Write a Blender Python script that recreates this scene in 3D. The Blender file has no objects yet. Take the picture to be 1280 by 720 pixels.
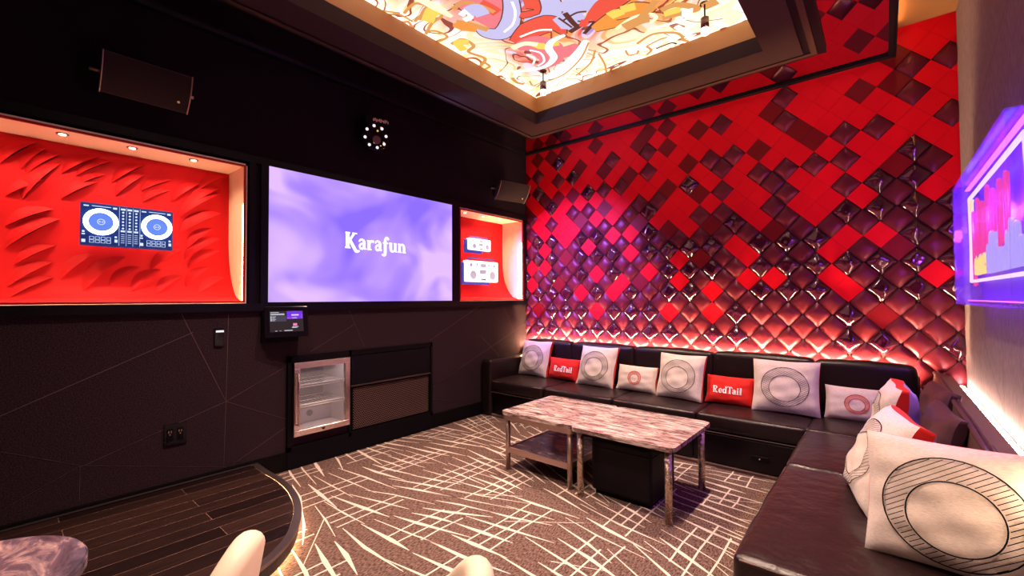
import bpy, bmesh, math, random
from mathutils import Vector, Matrix
random.seed(7)
PI = math.pi
SC = bpy.context.scene
COL = SC.collection
XL, XR, YB, YF, ZC, ZM = -3.78, 0.465, 4.79, -2.3, 3.61, 3.385   # left wall, right wall, back wall, wall behind, ceiling, mirror

# ------------------------------------------------------------------ materials
MATS = {}
def mat(name, col, rough=.6, metal=0., spec=.5, emit=None, es=0., trans=0., coat=0., sheen=0., bump=None, alpha=1., ior=1.45, tint=None):
    m = bpy.data.materials.new(name); m.use_nodes = True
    b = m.node_tree.nodes['Principled BSDF']
    b.inputs['Base Color'].default_value = (*col, 1)
    b.inputs['Roughness'].default_value = rough
    b.inputs['Metallic'].default_value = metal
    b.inputs['Specular IOR Level'].default_value = spec
    b.inputs['Transmission Weight'].default_value = trans
    b.inputs['Coat Weight'].default_value = coat
    b.inputs['Sheen Weight'].default_value = sheen
    b.inputs['IOR'].default_value = ior
    b.inputs['Alpha'].default_value = alpha
    if tint: b.inputs['Specular Tint'].default_value = (*tint, 1)
    if emit:
        b.inputs['Emission Color'].default_value = (*emit, 1)
        b.inputs['Emission Strength'].default_value = es
    if bump:
        nt = m.node_tree
        tc = nt.nodes.new('ShaderNodeTexCoord'); n = nt.nodes.new('ShaderNodeTexNoise')
        n.inputs['Scale'].default_value = bump[0]; n.inputs['Detail'].default_value = 4
        bp = nt.nodes.new('ShaderNodeBump'); bp.inputs['Strength'].default_value = bump[1]; bp.inputs['Distance'].default_value = bump[2] if len(bump) > 2 else .01
        nt.links.new(tc.outputs['Object'], n.inputs['Vector']); nt.links.new(n.outputs['Fac'], bp.inputs['Height']); nt.links.new(bp.outputs['Normal'], b.inputs['Normal'])
    MATS[name] = m
    return m

def noise_color(m, stops, scale=(1, 1, 1), nscale=5., detail=4., dist=0., target='Base Color', rot=(0, 0, 0), rough=.5):
    """a noise-driven colour ramp into one input of the principled shader"""
    nt = m.node_tree; b = nt.nodes['Principled BSDF']
    tc = nt.nodes.new('ShaderNodeTexCoord'); mp = nt.nodes.new('ShaderNodeMapping')
    mp.inputs['Scale'].default_value = scale; mp.inputs['Rotation'].default_value = rot
    n = nt.nodes.new('ShaderNodeTexNoise'); n.inputs['Scale'].default_value = nscale; n.inputs['Detail'].default_value = detail
    n.inputs['Distortion'].default_value = dist; n.inputs['Roughness'].default_value = rough
    r = nt.nodes.new('ShaderNodeValToRGB'); cr = r.color_ramp
    while len(cr.elements) < len(stops): cr.elements.new(.5)
    for e, (p, c) in zip(cr.elements, stops): e.position = p; e.color = (*c, 1)
    nt.links.new(tc.outputs['Object'], mp.inputs['Vector']); nt.links.new(mp.outputs['Vector'], n.inputs['Vector'])
    nt.links.new(n.outputs['Fac'], r.inputs['Fac']); nt.links.new(r.outputs['Color'], b.inputs[target])
    return m

def emis(name, col, s):
    return mat(name, (0, 0, 0), .5, emit=col, es=s)

mat('fabric_wall', (.042, .030, .036), .95, bump=(160, .5, .004), spec=.04)
noise_color(MATS['fabric_wall'], [(.3, (.011, .006, .009)), (.7, (.054, .030, .039))], nscale=150, detail=3)
mat('dark_wall', (.011, .006, .012), .9, spec=.05)
mat('wall_line', (.16, .11, .10), .35, metal=.8)
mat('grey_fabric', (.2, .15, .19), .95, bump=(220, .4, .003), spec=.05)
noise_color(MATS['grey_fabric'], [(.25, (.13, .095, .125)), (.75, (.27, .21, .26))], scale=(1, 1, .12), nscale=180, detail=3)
mat('black_frame', (.004, .003, .006), .4, spec=.18)
mat('black_gloss', (.006, .004, .009), .15, spec=.3)
mat('black_matte', (.004, .003, .005), .6, spec=.1)
mat('baseboard_black', (.004, .003, .004), .5, spec=.1)
mat('mirror', (.62, .60, .62), .03, metal=1.)
mat('soffit', (.034, .016, .017), .55, spec=.12)
mat('soffit_edge', (.050, .022, .018), .45, spec=.2)
mat('gold_band', (.50, .22, .07), .55)
mat('gold_ceiling', (.30, .15, .06), .7, spec=.1)
mat('tile_red', (.95, .004, .016), .5, spec=.16)
mat('tile_dark_red', (.22, .001, .006), .5, spec=.3)
mat('tile_matte', (.125, .0120, .022), .36, spec=.5, tint=(1., .50, .80))
mat('tile_gloss', (.045, .004, .016), .15, spec=.8, tint=(1., .7, .95), coat=.5, bump=(14, .35, .012))
mat('tile_seam', (.02, .0, .004), .8)
mat('leather', (.014, .007, .008), .34, spec=.38, bump=(55, .35, .003))
mat('leather_back', (.032, .014, .016), .40, spec=.42, bump=(45, .3, .003))
mat('lacquer', (.006, .003, .005), .25, spec=.25)
mat('piping', (.22, .14, .12), .3, spec=.6)
mat('pillow_white', (.80, .70, .64), .9, sheen=.2, bump=(320, .35, .002))
noise_color(MATS['pillow_white'], [(.3, (.60, .50, .45)), (.6, (.77, .67, .61))], scale=(1, 1, 9), nscale=70, detail=3)
mat('pillow_red', (.72, .012, .006), .8, sheen=.1)
mat('pillow_black', (.012, .010, .012), .8)
mat('pillow_lavender', (.55, .48, .66), .9)
mat('print_black', (.010, .008, .010), .9, spec=.1)
mat('print_red', (.60, .045, .035), .9, spec=.1)
mat('print_white', (.95, .92, .90), .9, spec=.1)
mat('chrome', (.72, .58, .50), .16, metal=1.)
mat('satin_steel', (.50, .37, .33), .38, metal=1.)
mat('leather_wing_lit', (.125, .062, .052), .48, spec=.4, bump=(40, .3, .003))  # lighter leather: the strip's glow on the wing back is in the colour
mat('leather_pad', (.070, .030, .034), .42, spec=.45, bump=(30, .4, .004))
mat('ottoman_black', (.005, .003, .006), .45, spec=.18)
mat('leather_seat', (.018, .008, .009), .30, spec=.45, bump=(9, .55, .02))
mat('hammered', (.62, .50, .40), .22, metal=1., bump=(60, 1., .01))
mat('brushed_steel', (.86, .70, .70), .24, metal=1.)
mat('marble', (.5, .4, .4), .16, spec=.38)
noise_color(MATS['marble'], [(.36, (.04, .020, .024)), (.45, (.16, .095, .095)), (.53, (.40, .30, .28)), (.66, (.78, .67, .62))], scale=(1.7, 9, 6), nscale=3.0, detail=10, dist=.9, rot=(0, 0, .3), rough=.74)
mat('marble_dark', (.2, .14, .16), .22, spec=.22)
noise_color(MATS['marble_dark'], [(.34, (.040, .032, .048)), (.52, (.11, .080, .115)), (.62, (.36, .24, .25)), (.72, (.66, .46, .42))], scale=(3, 6, 6), nscale=2.2, detail=9, dist=1.2, rot=(0, 0, .5), rough=.62)
mat('stage_metal', (.26, .20, .20), .28, metal=.9)
mat('stage_side', (.02, .011, .010), .4)
mat('chair_cream', (.86, .70, .54), .42, spec=.4, bump=(90, .12, .002))
mat('chair_leg', (.02, .015, .012), .35)
mat('niche_lining', (.95, .80, .64), .7, spec=.1)
mat('niche_red', (.64, .015, .024), .6, spec=.15)
mat('niche_lip', (.34, .0, .0), .45)
mat('slot_shade', (.03, .0, .003), .8)
mat('deck_blue', (.010, .035, .17), .3, emit=(.012, .07, .42), es=.22)
mat('deck_disc', (.05, .12, .5), .25, emit=(.12, .26, .95), es=.8)
mat('acrylic', (.30, .14, .95), .08, alpha=.30, spec=.6)
mat('case_back', (.20, .10, .45), .5)
mat('stereo_white', (.85, .88, .95), .35, emit=(.88, .92, 1.), es=1.15)
mat('stereo_grey', (.35, .40, .52), .4, emit=(.40, .48, .70), es=.55)
mat('stereo_blue', (.02, .04, .30), .4, emit=(.01, .04, .45), es=.5)
mat('fridge_inside', (.50, .46, .49), .3)
mat('fridge_grey', (.085, .08, .10), .4)
mat('glass', (.95, .95, .95), .02, trans=1., ior=1.08)
mat('pane_glass', (.9, .9, .95), .05, alpha=.10, spec=.5)
mat('wire_white', (.80, .76, .74), .3)
mat('grille', (.006, .004, .004), .6, spec=.1)
mat('grille_dot', (.20, .115, .105), .6, spec=.1)
mat('speaker_box', (.030, .017, .022), .5)
mat('speaker_grille', (.020, .011, .014), .7, spec=.12, bump=(500, .6, .002))
mat('speaker_trim', (.45, .30, .24), .3, metal=.8)
mat('badge', (.9, .7, .4), .3, metal=.9)
mat('label_pink', (.95, .50, .50), .6)
mat('brown_disc', (.13, .06, .05), .4)
mat('bronze', (.22, .13, .10), .3, metal=.8)
emis('tv_screen', (.5, .35, .95), 1.15)
noise_color(MATS['tv_screen'], [(.34, (.24, .14, .88)), (.48, (.40, .24, .92)), (.62, (.70, .46, .96))], scale=(1, 1.1, 1.5), nscale=1.15, detail=2.2, dist=.5, target='Emission Color')
emis('white_glow', (1, .95, 1), 1.35)
emis('tab_text', (.85, .85, .95), .9)
emis('tab_row', (.05, .055, .10), .8)
emis('tab_purple', (.30, .02, .75), 1.5)
noise_color(MATS['tab_purple'], [(.4, (.10, .01, .55)), (.62, (.55, .06, .80))], nscale=16, detail=1, target='Emission Color')
emis('tab_pink', (.95, .25, .55), .9)
emis('tab_black', (.004, .004, .008), 1.)
emis('ring_white', (.62, .74, 1.), 9.)
emis('deck_mark', (.62, .74, 1.), 1.2)
emis('led_orange', (1., .64, .30), 1250.)
emis('led_cove', (1., .45, .16), 38.)
emis('led_warm', (1., .58, .26), 110.)
emis('led_white', (1., .68, .42), 110.)
emis('led_niche', (1., .58, .30), 40.)
emis('lamp_glow', (1., .85, .62), 7.)
emis('lens_white', (1., .88, .92), 1.1)
emis('lens_yellow', (1., .66, .15), .7)
emis('fridge_led', (1., .92, .90), 14.)
emis('neon_pink', (1., .06, .24), 1.6)
emis('neon_yellow', (1., .74, .12), 1.9)
emis('neon_lilac', (.50, .42, 1.), 1.6)
emis('neon_border', (.62, .48, 1.), 3.0)
emis('neon_violet', (.24, .03, 1.), 16.0)

# ------------------------------------------------------------------ mesh helpers
def box(bm, a, b, mi=0):
    x0, y0, z0 = a; x1, y1, z1 = b
    v = [bm.verts.new(p) for p in ((x0, y0, z0), (x1, y0, z0), (x1, y1, z0), (x0, y1, z0), (x0, y0, z1), (x1, y0, z1), (x1, y1, z1), (x0, y1, z1))]
    fs = []
    for q in ((3, 2, 1, 0), (4, 5, 6, 7), (0, 1, 5, 4), (1, 2, 6, 5), (2, 3, 7, 6), (3, 0, 4, 7)):
        f = bm.faces.new([v[i] for i in q]); f.material_index = mi; fs.append(f)
    return fs

def rbox(bm, a, b, r=.02, seg=3, mi=0, soft=0.):
    """a box with rounded edges"""
    t = bmesh.new(); box(t, a, b)
    bmesh.ops.bevel(t, geom=t.edges[:], offset=r, segments=seg, profile=.6, affect='EDGES')
    merge(bm, t, mi); t.free()

def merge(bm, t, mi=None):
    mp = {}
    for v in t.verts: mp[v] = bm.verts.new(v.co)
    for f in t.faces:
        try: g = bm.faces.new([mp[v] for v in f.verts])
        except ValueError: continue
        g.material_index = f.material_index if mi is None else mi; g.smooth = f.smooth

def cyl(bm, p, q, r, r2=None, n=16, mi=0, caps=True):
    p = Vector(p); q = Vector(q); d = (q - p).normalized(); r2 = r if r2 is None else r2
    a = d.orthogonal().normalized(); b = d.cross(a)
    A = [bm.verts.new(p + (a * math.cos(2 * PI * i / n) + b * math.sin(2 * PI * i / n)) * r) for i in range(n)]
    B = [bm.verts.new(q + (a * math.cos(2 * PI * i / n) + b * math.sin(2 * PI * i / n)) * r2) for i in range(n)]
    for i in range(n):
        f = bm.faces.new((A[i], A[(i + 1) % n], B[(i + 1) % n], B[i])); f.smooth = True; f.material_index = mi
    if caps:
        for L in (A[::-1], B):
            f = bm.faces.new(L); f.material_index = mi

def tube(bm, pts, r, n=8, mi=0, closed=False):
    pts = [Vector(p) for p in pts]; rings = []; m = len(pts)
    for i, p in enumerate(pts):
        a = pts[i - 1] if (i or closed) else p; b = pts[(i + 1) % m] if (i < m - 1 or closed) else p
        d = (b - a).normalized()
        u = d.cross(Vector((.31, .57, .76))); u = u.normalized() if u.length > 1e-4 else d.orthogonal().normalized()
        w = d.cross(u)
        rings.append([bm.verts.new(p + (u * math.cos(2 * PI * k / n) + w * math.sin(2 * PI * k / n)) * r) for k in range(n)])
    for i in range(m if closed else m - 1):
        A, B = rings[i], rings[(i + 1) % m]
        for k in range(n):
            f = bm.faces.new((A[k], A[(k + 1) % n], B[(k + 1) % n], B[k])); f.smooth = True; f.material_index = mi
    if not closed:
        for L in (rings[0][::-1], rings[-1]): bm.faces.new(L).material_index = mi

def lathe(bm, prof, c, n=32, mi=0, smooth=True):
    """prof: [(radius, z)], about a vertical axis at c"""
    rings = []
    for r, z in prof:
        if r < 1e-5: rings.append([bm.verts.new((c[0], c[1], c[2] + z))])
        else: rings.append([bm.verts.new((c[0] + r * math.cos(2 * PI * i / n), c[1] + r * math.sin(2 * PI * i / n), c[2] + z)) for i in range(n)])
    for A, B in zip(rings, rings[1:]):
        for i in range(n):
            j = (i + 1) % n
            if len(A) == 1 and len(B) == 1: continue
            q = (A[0], B[i], B[j]) if len(A) == 1 else ((A[i], A[j], B[0]) if len(B) == 1 else (A[i], A[j], B[j], B[i]))
            f = bm.faces.new(q); f.smooth = smooth; f.material_index = mi

def prism(bm, poly, z0, z1, mi=0, mi_side=None):
    """poly: counter-clockwise (x, y)"""
    A = [bm.verts.new((x, y, z0)) for x, y in poly]; B = [bm.verts.new((x, y, z1)) for x, y in poly]; n = len(poly)
    bm.faces.new(A[::-1]).material_index = mi; bm.faces.new(B).material_index = mi
    for i in range(n):
        bm.faces.new((A[i], A[(i + 1) % n], B[(i + 1) % n], B[i])).material_index = mi if mi_side is None else mi_side

def ribbon(bm, pts, w, f3, mi=0, closed=False, taper=None):
    """a flat stroke along 2-D points, laid on a surface by f3(u, v) -> xyz"""
    m = len(pts); L = []; R = []
    for i, (x, y) in enumerate(pts):
        a = pts[i - 1] if (i or closed) else pts[i]; b = pts[(i + 1) % m] if (i < m - 1 or closed) else pts[i]
        dx, dy = b[0] - a[0], b[1] - a[1]; l = math.hypot(dx, dy) or 1
        h = (w[i] if isinstance(w, (list, tuple)) else w) / 2
        L.append(bm.verts.new(f3(x - dy / l * h, y + dx / l * h))); R.append(bm.verts.new(f3(x + dy / l * h, y - dx / l * h)))
    for i in range(m if closed else m - 1):
        j = (i + 1) % m
        bm.faces.new((L[i], R[i], R[j], L[j])).material_index = mi

def curve_pts(P, n=6):
    """Catmull-Rom through 2-D or 3-D points"""
    P = [Vector(p) for p in P]; out = []
    for i in range(len(P) - 1):
        a = P[max(i - 1, 0)]; b = P[i]; c = P[i + 1]; d = P[min(i + 2, len(P) - 1)]
        for k in range(n):
            t = k / n
            out.append(.5 * ((2 * b) + (-a + c) * t + (2 * a - 5 * b + 4 * c - d) * t * t + (-a + 3 * b - 3 * c + d) * t ** 3))
    out.append(P[-1])
    return [tuple(p) for p in out]

def obj(name, bm, mats, parent=None, smooth=None, normals=True):
    if normals: bmesh.ops.recalc_face_normals(bm, faces=bm.faces[:])
    me = bpy.data.meshes.new(name); bm.to_mesh(me); bm.free()
    if isinstance(mats, str): mats = [mats]
    for k in mats: me.materials.append(MATS[k])
    if smooth is not None:
        for p in me.polygons: p.use_smooth = True
        if smooth < PI: me.set_sharp_from_angle(angle=smooth)
    o = bpy.data.objects.new(name, me); COL.objects.link(o)
    if parent: o.parent = parent
    return o

def thing(name, label, cat, loc=(0, 0, 0), rot=(0, 0, 0), group=None):
    o = bpy.data.objects.new(name, None); COL.objects.link(o); o.empty_display_size = .1
    o.location = loc; o.rotation_euler = rot; o['label'] = label; o['category'] = cat
    if group: o['group'] = group
    return o

def struct(name, bm, mats, label=None, parent=None, smooth=None):
    o = obj(name, bm, mats, parent, smooth)
    if not parent: o['kind'] = 'structure'
    if label: o['label'] = label
    return o

def copy_thing(src, loc, rot, label, group=None):
    """a thing, its parts and their sub-parts"""
    r = src.copy(); COL.objects.link(r); r.location = loc; r.rotation_euler = rot; r['label'] = label
    if group: r['group'] = group
    for ch in list(src.children):
        c = ch.copy(); COL.objects.link(c); c.parent = r
        for g in list(ch.children):
            d = g.copy(); COL.objects.link(d); d.parent = c
    return r

def light(kind, name, loc, energy, col, aim=None, parent=None, **kw):
    d = bpy.data.lights.new(name, kind); d.energy = energy; d.color = col
    for k, v in kw.items(): setattr(d, k, v)
    o = bpy.data.objects.new(name, d); COL.objects.link(o); o.location = loc
    if aim is not None: o.rotation_euler = (Vector(aim) - Vector(loc)).to_track_quat('-Z', 'Y').to_euler()
    return o

# ------------------------------------------------------------------ lettering (bold slab letters drawn as strokes)
G = {
 'K': (.86, [([(.17, 0), (.17, 1)], .25), ([(0, .045), (.36, .045)], .1), ([(.02, .955), (.33, .955)], .1), ([(.25, .42), (.6, .94)], .15), ([(.47, .955), (.80, .955)], .09), ([(.32, .52), (.6, .06), (.76, -.15), (.98, -.10)], [.2, .22, .2, .1])]),
 'a': (.56, [([(.05, .47), (.14, .6), (.30, .6), (.40, .46), (.40, .12), (.54, .04)], [.1, .12, .15, .2, .2, .08]), ([(.38, .36), (.22, .35), (.1, .24), (.14, .07), (.28, .05), (.38, .15)], .14)]),
 'r': (.52, [([(.15, 0), (.15, .62)], .22), ([(0, .04), (.34, .04)], .08), ([(0, .58), (.15, .58)], .08), ([(.2, .42), (.32, .58), (.5, .54)], [.1, .14, .18])]),
 'f': (.46, [([(.46, .78), (.36, .92), (.24, .86), (.2, .6), (.2, -.1), (.12, -.25), (-.06, -.2)], [.16, .12, .16, .22, .22, .16, .1]), ([(.02, .55), (.42, .55)], .09)]),
 'u': (.66, [([(.14, .62), (.14, .2), (.22, .05), (.36, .06), (.46, .18)], [.22, .22, .16, .12, .1]), ([(.49, .62), (.49, .02)], .2), ([(0, .58), (.14, .58)], .08), ([(.36, .58), (.49, .58)], .08), ([(.49, .04), (.64, .04)], .08)]),
 'n': (.68, [([(.14, 0), (.14, .62)], .22), ([(0, .58), (.14, .58)], .08), ([(0, .04), (.3, .04)], .08), ([(.2, .44), (.33, .57), (.46, .5), (.5, .36), (.5, 0)], [.08, .13, .18, .21, .21]), ([(.36, .04), (.66, .04)], .08)]),
 'R': (.80, [([(.16, 0), (.16, 1)], .24), ([(0, .045), (.34, .045)], .09), ([(0, .955), (.4, .955)], .09), ([(.16, .94), (.44, .93), (.56, .75), (.44, .55), (.2, .5)], [.1, .13, .2, .13, .1]), ([(.34, .5), (.52, .08), (.76, .06)], [.16, .2, .1])]),
 'e': (.52, [([(.08, .33), (.44, .33), (.42, .5), (.28, .6), (.13, .5), (.09, .3), (.16, .1), (.3, .04), (.47, .14)], [.08, .08, .13, .12, .17, .2, .17, .12, .08])]),
 'd': (.62, [([(.42, .52), (.26, .6), (.12, .46), (.11, .18), (.25, .04), (.42, .14)], [.1, .11, .18, .18, .11, .1]), ([(.47, 1), (.47, .02)], .2), ([(.34, .96), (.47, .96)], .08), ([(.47, .04), (.61, .04)], .08)]),
 'T': (.66, [([(.36, 0), (.36, .92)], .23), ([(.18, .04), (.54, .04)], .09), ([(-.12, .62), (-.06, .86), (.14, .97), (.36, .93), (.58, .93), (.72, .74)], [.08, .16, .15, .13, .15, .1])]),
 'i': (.34, [([(.15, 0), (.15, .62)], .21), ([(0, .58), (.15, .58)], .08), ([(0, .04), (.32, .04)], .08), ([(.14, .74), (.14, .92)], .2)]),
 'l': (.36, [([(.16, 0), (.16, 1)], .21), ([(0, .96), (.16, .96)], .08), ([(0, .04), (.34, .04)], .08)]),
}
def text_width(s): return sum(G[c][0] + .03 for c in s)
def lettering(bm, s, size, f3, mi=0, centre=True):
    x = -text_width(s) / 2 if centre else 0; k = 0
    for c in s:
        w, strokes = G[c]
        for pts, wd in strokes:
            if len(pts) > 2:
                q = curve_pts(pts, 4)
                if isinstance(wd, list): wd = [wd[min(i // 4, len(wd) - 1)] + ((wd[min(i // 4 + 1, len(wd) - 1)] - wd[min(i // 4, len(wd) - 1)]) * (i % 4) / 4) for i in range(len(q))]
                pts = q
            if len(pts) == 2: (xa, ya), (xb_, yb_) = pts; pts = [(xa + (xb_ - xa) * i / 6, ya + (yb_ - ya) * i / 6) for i in range(7)]
            w2 = [v * size for v in wd] if isinstance(wd, list) else wd * size
            e = k * .00004; k += 1
            ribbon(bm, [((x + px) * size, (py - .5) * size) for px, py in pts], w2, lambda u, v, e=e: f3(u, v, e), mi)
        x += w + .03

# ------------------------------------------------------------------ room shell
bm = bmesh.new()
box(bm, (XL - .5, YF, -.1), (XR + .2, YB + .2, 0))
def carpet(bm):
    def f3(u, v): return (u, v, .0012)
    rnd = random.Random(11)
    def ang(x, y): return math.radians(-6 + 20 * math.sin(2.1 * y + 1.3 * x + .6) + 9 * math.sin(4.3 * y - 2.2 * x))
    x = XL + .10
    while x < XR:
        y = YF + rnd.uniform(0, .4)
        while y < YB:
            n = rnd.randint(4, 8); pitch = rnd.uniform(.095, .125); gap = rnd.uniform(.075, .10); nr = rnd.choice((2, 3, 3)); xo = x + rnd.uniform(-.06, .06)
            for k in range(n + 1):
                yy = y + k * pitch; a = ang(xo, yy) + math.radians(rnd.uniform(-3, 3)); d = (math.cos(a), math.sin(a)); L1 = rnd.uniform(.16, .36); L2 = rnd.uniform(.16, .38)
                q = math.radians(rnd.uniform(-7, 7)); d2 = (math.cos(a + q), math.sin(a + q)); w = rnd.uniform(.012, .032); xm = xo + rnd.uniform(0, gap)
                ribbon(bm, [(xm - d[0] * L1, yy - d[1] * L1), (xm - d[0] * L1 * .45, yy - d[1] * L1 * .45), (xm, yy), (xm + d2[0] * L2 * .6, yy + d2[1] * L2 * .6), (xm + d2[0] * L2, yy + d2[1] * L2)], [.005, w * .6, w, w * .5, .004], f3, 1)
            for q in range(nr):
                k0 = rnd.choice((0, 0, 1)); k1 = n - rnd.choice((0, 0, 1, 2)); X = xo + q * gap
                ribbon(bm, [(X, y + k0 * pitch), (X + rnd.uniform(-.01, .01), y + (k0 + k1) / 2 * pitch), (X, y + k1 * pitch)], .0105, lambda u, v: (u, v, .0016), 1)
            if rnd.random() < .7:
                a = math.radians(rnd.choice((-1, 1)) * rnd.uniform(18, 40)); L = rnd.uniform(.3, .5); yy = y + rnd.uniform(0, n * pitch)
                ribbon(bm, [(x, yy), (x + math.cos(a) * L, yy + math.sin(a) * L)], [.007, .004], lambda u, v: (u, v, .0009), 1)
            y += (n + rnd.uniform(.8, 1.8)) * pitch
        x += rnd.uniform(.42, .50)
carpet(bm)
mc = mat('carpet_brown', (.12, .075, .065), .98, spec=.1, bump=(420, .8, .006))
noise_color(mc, [(.34, (.050, .027, .023)), (.66, (.23, .145, .122))], scale=(1, .35, 1), nscale=130, detail=3)
mat('carpet_cream', (.62, .52, .45), .98, spec=.1, bump=(300, .5, .004))
geo = bm.verts[:] + bm.edges[:] + bm.faces[:]
for co, no in (((XL + .001, 0, 0), (-1, 0, 0)), ((XR - .001, 0, 0), (1, 0, 0))):
    faces = [f for f in bm.faces if f.material_index == 1]
    g = set(faces)
    for f in faces: g.update(f.verts); g.update(f.edges)
    bmesh.ops.bisect_plane(bm, geom=list(g), plane_co=co, plane_no=no, clear_outer=True)
struct('floor', bm, ['carpet_brown', 'carpet_cream'], 'brown carpet with cream streaks and ladder lines')

# back wall: diamond panels, flat felt or padded leather
ROWS = {23: 'F' * 20, 22: 'FFD' + 'F' * 17, 21: 'PPFFFPFFFFDDFFDFDDDF', 20: 'FFDDFFDFPDFFDFFFFGFF', 19: 'FPFFFPFFFFDPFPFDFFPD', 18: 'FFFFFDFFFFFFFFDFGPFF',
        17: 'PFPPDFDPPDFPDFFFFFGD', 16: 'FFFFFFFFPFFFFPPGDDPF', 15: 'FGFPPPPFFGDFFFFFFGFD', 14: 'FPDFFFPFPDFPPFDPPFFP', 13: 'FGGPFPFFFFFGPFFDFPFP', 12: 'FFPFFFPFPPFFDPPPFFFP',
        11: 'GGGGFPFGDFDGFFGGFGGF', 10: 'PPPPPPDPPPPPPPPFPPFP', 9: 'GGFFGGGFGGGGFGGGDGGG', 8: 'PPDPFPPFPDFPPPPPPPFF', 7: 'GGGGGGGPGGGFPGFGPGPG', 6: 'FFPPFPFFPPFPDFPPPDPF',
        5: 'GGGFGGGPFGGPGFGFGGGG', 3: 'PPDGPPPGFPFGGGFGGGDP', 1: 'GPGGPPPGGPGGGGGGPGGP'}
HX, HZ, X0, Z0 = .2225, .2265, .318, .903
bm = bmesh.new()
rt = random.Random(5)
for j in range(-9, 25):
    row = ROWS.get(j, 'F' * 22 if j > 21 else 'P' * 22)
    for k in range(-2, 20):
        kind = row[min(max(k + 1, 0), len(row) - 1)]
        cx = X0 - HX * (k + .5 * (j % 2)); cz = Z0 + HZ / 2 * j
        if kind in 'FD':
            h, n, mi = .004, 1, 0 if kind == 'F' else 1
        elif kind == 'P':
            h, n, mi = (.030 if j % 2 or j <= 0 else .021), 8, 2
        else:
            h, n, mi = .040, 10, 3
        s = .992 if kind in 'FD' else .968
        ph = rt.uniform(0, 6.28); ph2 = rt.uniform(-.5, .5)
        V = {}
        for a in range(n + 1):
            for b in range(n + 1):
                u, v = 2 * a / n - 1, 2 * b / n - 1
                hh = h
                if n > 1:
                    e = ((1 - abs(u) ** 2.6) * (1 - abs(v) ** 2.6)) ** .55
                    hh = h * e
                    if kind == 'G':
                        hh += .005 * e * math.sin(3.2 * (u + ph2) + 1.5 * v + ph) + .003 * e * math.sin(5 * v - 2 * u + ph)
                    q = 1 - .035 * (1 - min(u * u, v * v))
                V[a, b] = bm.verts.new((cx + (u - v) * HX / 4 * s, YB - hh, cz + (u + v) * HZ / 4 * s))
        for a in range(n):
            for b in range(n):
                f = bm.faces.new((V[a, b], V[a + 1, b], V[a + 1, b + 1], V[a, b + 1])); f.material_index = mi; f.smooth = n > 1
        if n == 1:
            for (p, q) in (((0, 0), (1, 0)), ((1, 0), (1, 1)), ((1, 1), (0, 1)), ((0, 1), (0, 0))):
                c = Vector((cx, YB, cz))
                P, Q = V[p], V[q]
                f = bm.faces.new((Q, P, bm.verts.new((P.co.x, YB, P.co.z)), bm.verts.new((Q.co.x, YB, Q.co.z)))); f.material_index = mi
for co, no in (((XL, 0, 0), (-1, 0, 0)), ((XR, 0, 0), (1, 0, 0)), ((0, 0, ZC), (0, 0, 1)), ((0, 0, 0), (0, 0, -1))):
    bmesh.ops.bisect_plane(bm, geom=bm.verts[:] + bm.edges[:] + bm.faces[:], plane_co=co, plane_no=no, clear_outer=True)
box(bm, (XL - .5, YB, 0), (XR + .2, YB + .2, ZC), 4)
o = obj('wall_back', bm, ['tile_red', 'tile_dark_red', 'tile_matte', 'tile_gloss', 'tile_seam'], normals=False)
o['kind'] = 'structure'; o['label'] = 'red feature wall of diamond panels, some padded in glossy maroon leather'

# left wall: charcoal fabric below, near black above, openings for the two niches
bm = bmesh.new()
T = XL - .5
NL = (-.35, 1.268, 1.377, 2.445)        # left niche opening: y0, y1, z0, z1
NR = (3.525, 4.705, 1.377, 2.460)
FR = (1.638, 2.106, .285, .858)        # recess for the fridge
box(bm, (T, YF, 0), (XL, FR[0], 1.363), 0); box(bm, (T, FR[1], 0), (XL, YB, 1.363), 0)
box(bm, (T, FR[0], 0), (XL, FR[1], FR[2]), 0); box(bm, (T, FR[0], FR[3]), (XL, FR[1], 1.363), 0)
box(bm, (T, YF, 2.476), (XL, YB, ZC), 1)
box(bm, (T, YF, 1.363), (XL, NL[0] - .013, 2.476), 1)
box(bm, (T, NL[1] + .013, 1.363), (XL, NR[0] - .013, 2.476), 1)
box(bm, (T, NR[1] + .013, 1.363), (XL, YB, 2.476), 1)
LINES = [(1.15, .64, .87, 1.3), (1.15, .64, 1.16, 1.29), (1.15, .64, 1.14, .16), (1.15, .64, .37, .38), (1.15, .64, 1.585, .85), (1.15, .64, 1.58, .42), (.94, 1.17, .05, .76), (1.2, .16, 1.58, .35), (.05, .56, .37, .39), (.37, .39, .37, .17), (.37, .39, 1.16, .15), (.37, .39, .07, .24), (2.2, 1.17, 1.78, .95), (2.14, 1.3, 2.3, .95), (3.09, .95, 3.87, 1.32), (3.12, .44, 4.73, 1.05), (3.12, .31, 3.73, .15), (.05, .56, -.9, .8), (.05, .76, -.8, .35), (3.87, .95, 4.3, .6), (4.3, 1.3, 4.55, .9)]
for y0, z0, y1, z1 in LINES:
    ribbon(bm, [(y0, z0), (y1, z1)], .0032, lambda u, v: (XL + .0015, u, v), 2)
struct('wall_left', bm, ['fabric_wall', 'dark_wall', 'wall_line'], 'charcoal fabric wall with thin metal lines, black upper part')

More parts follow.
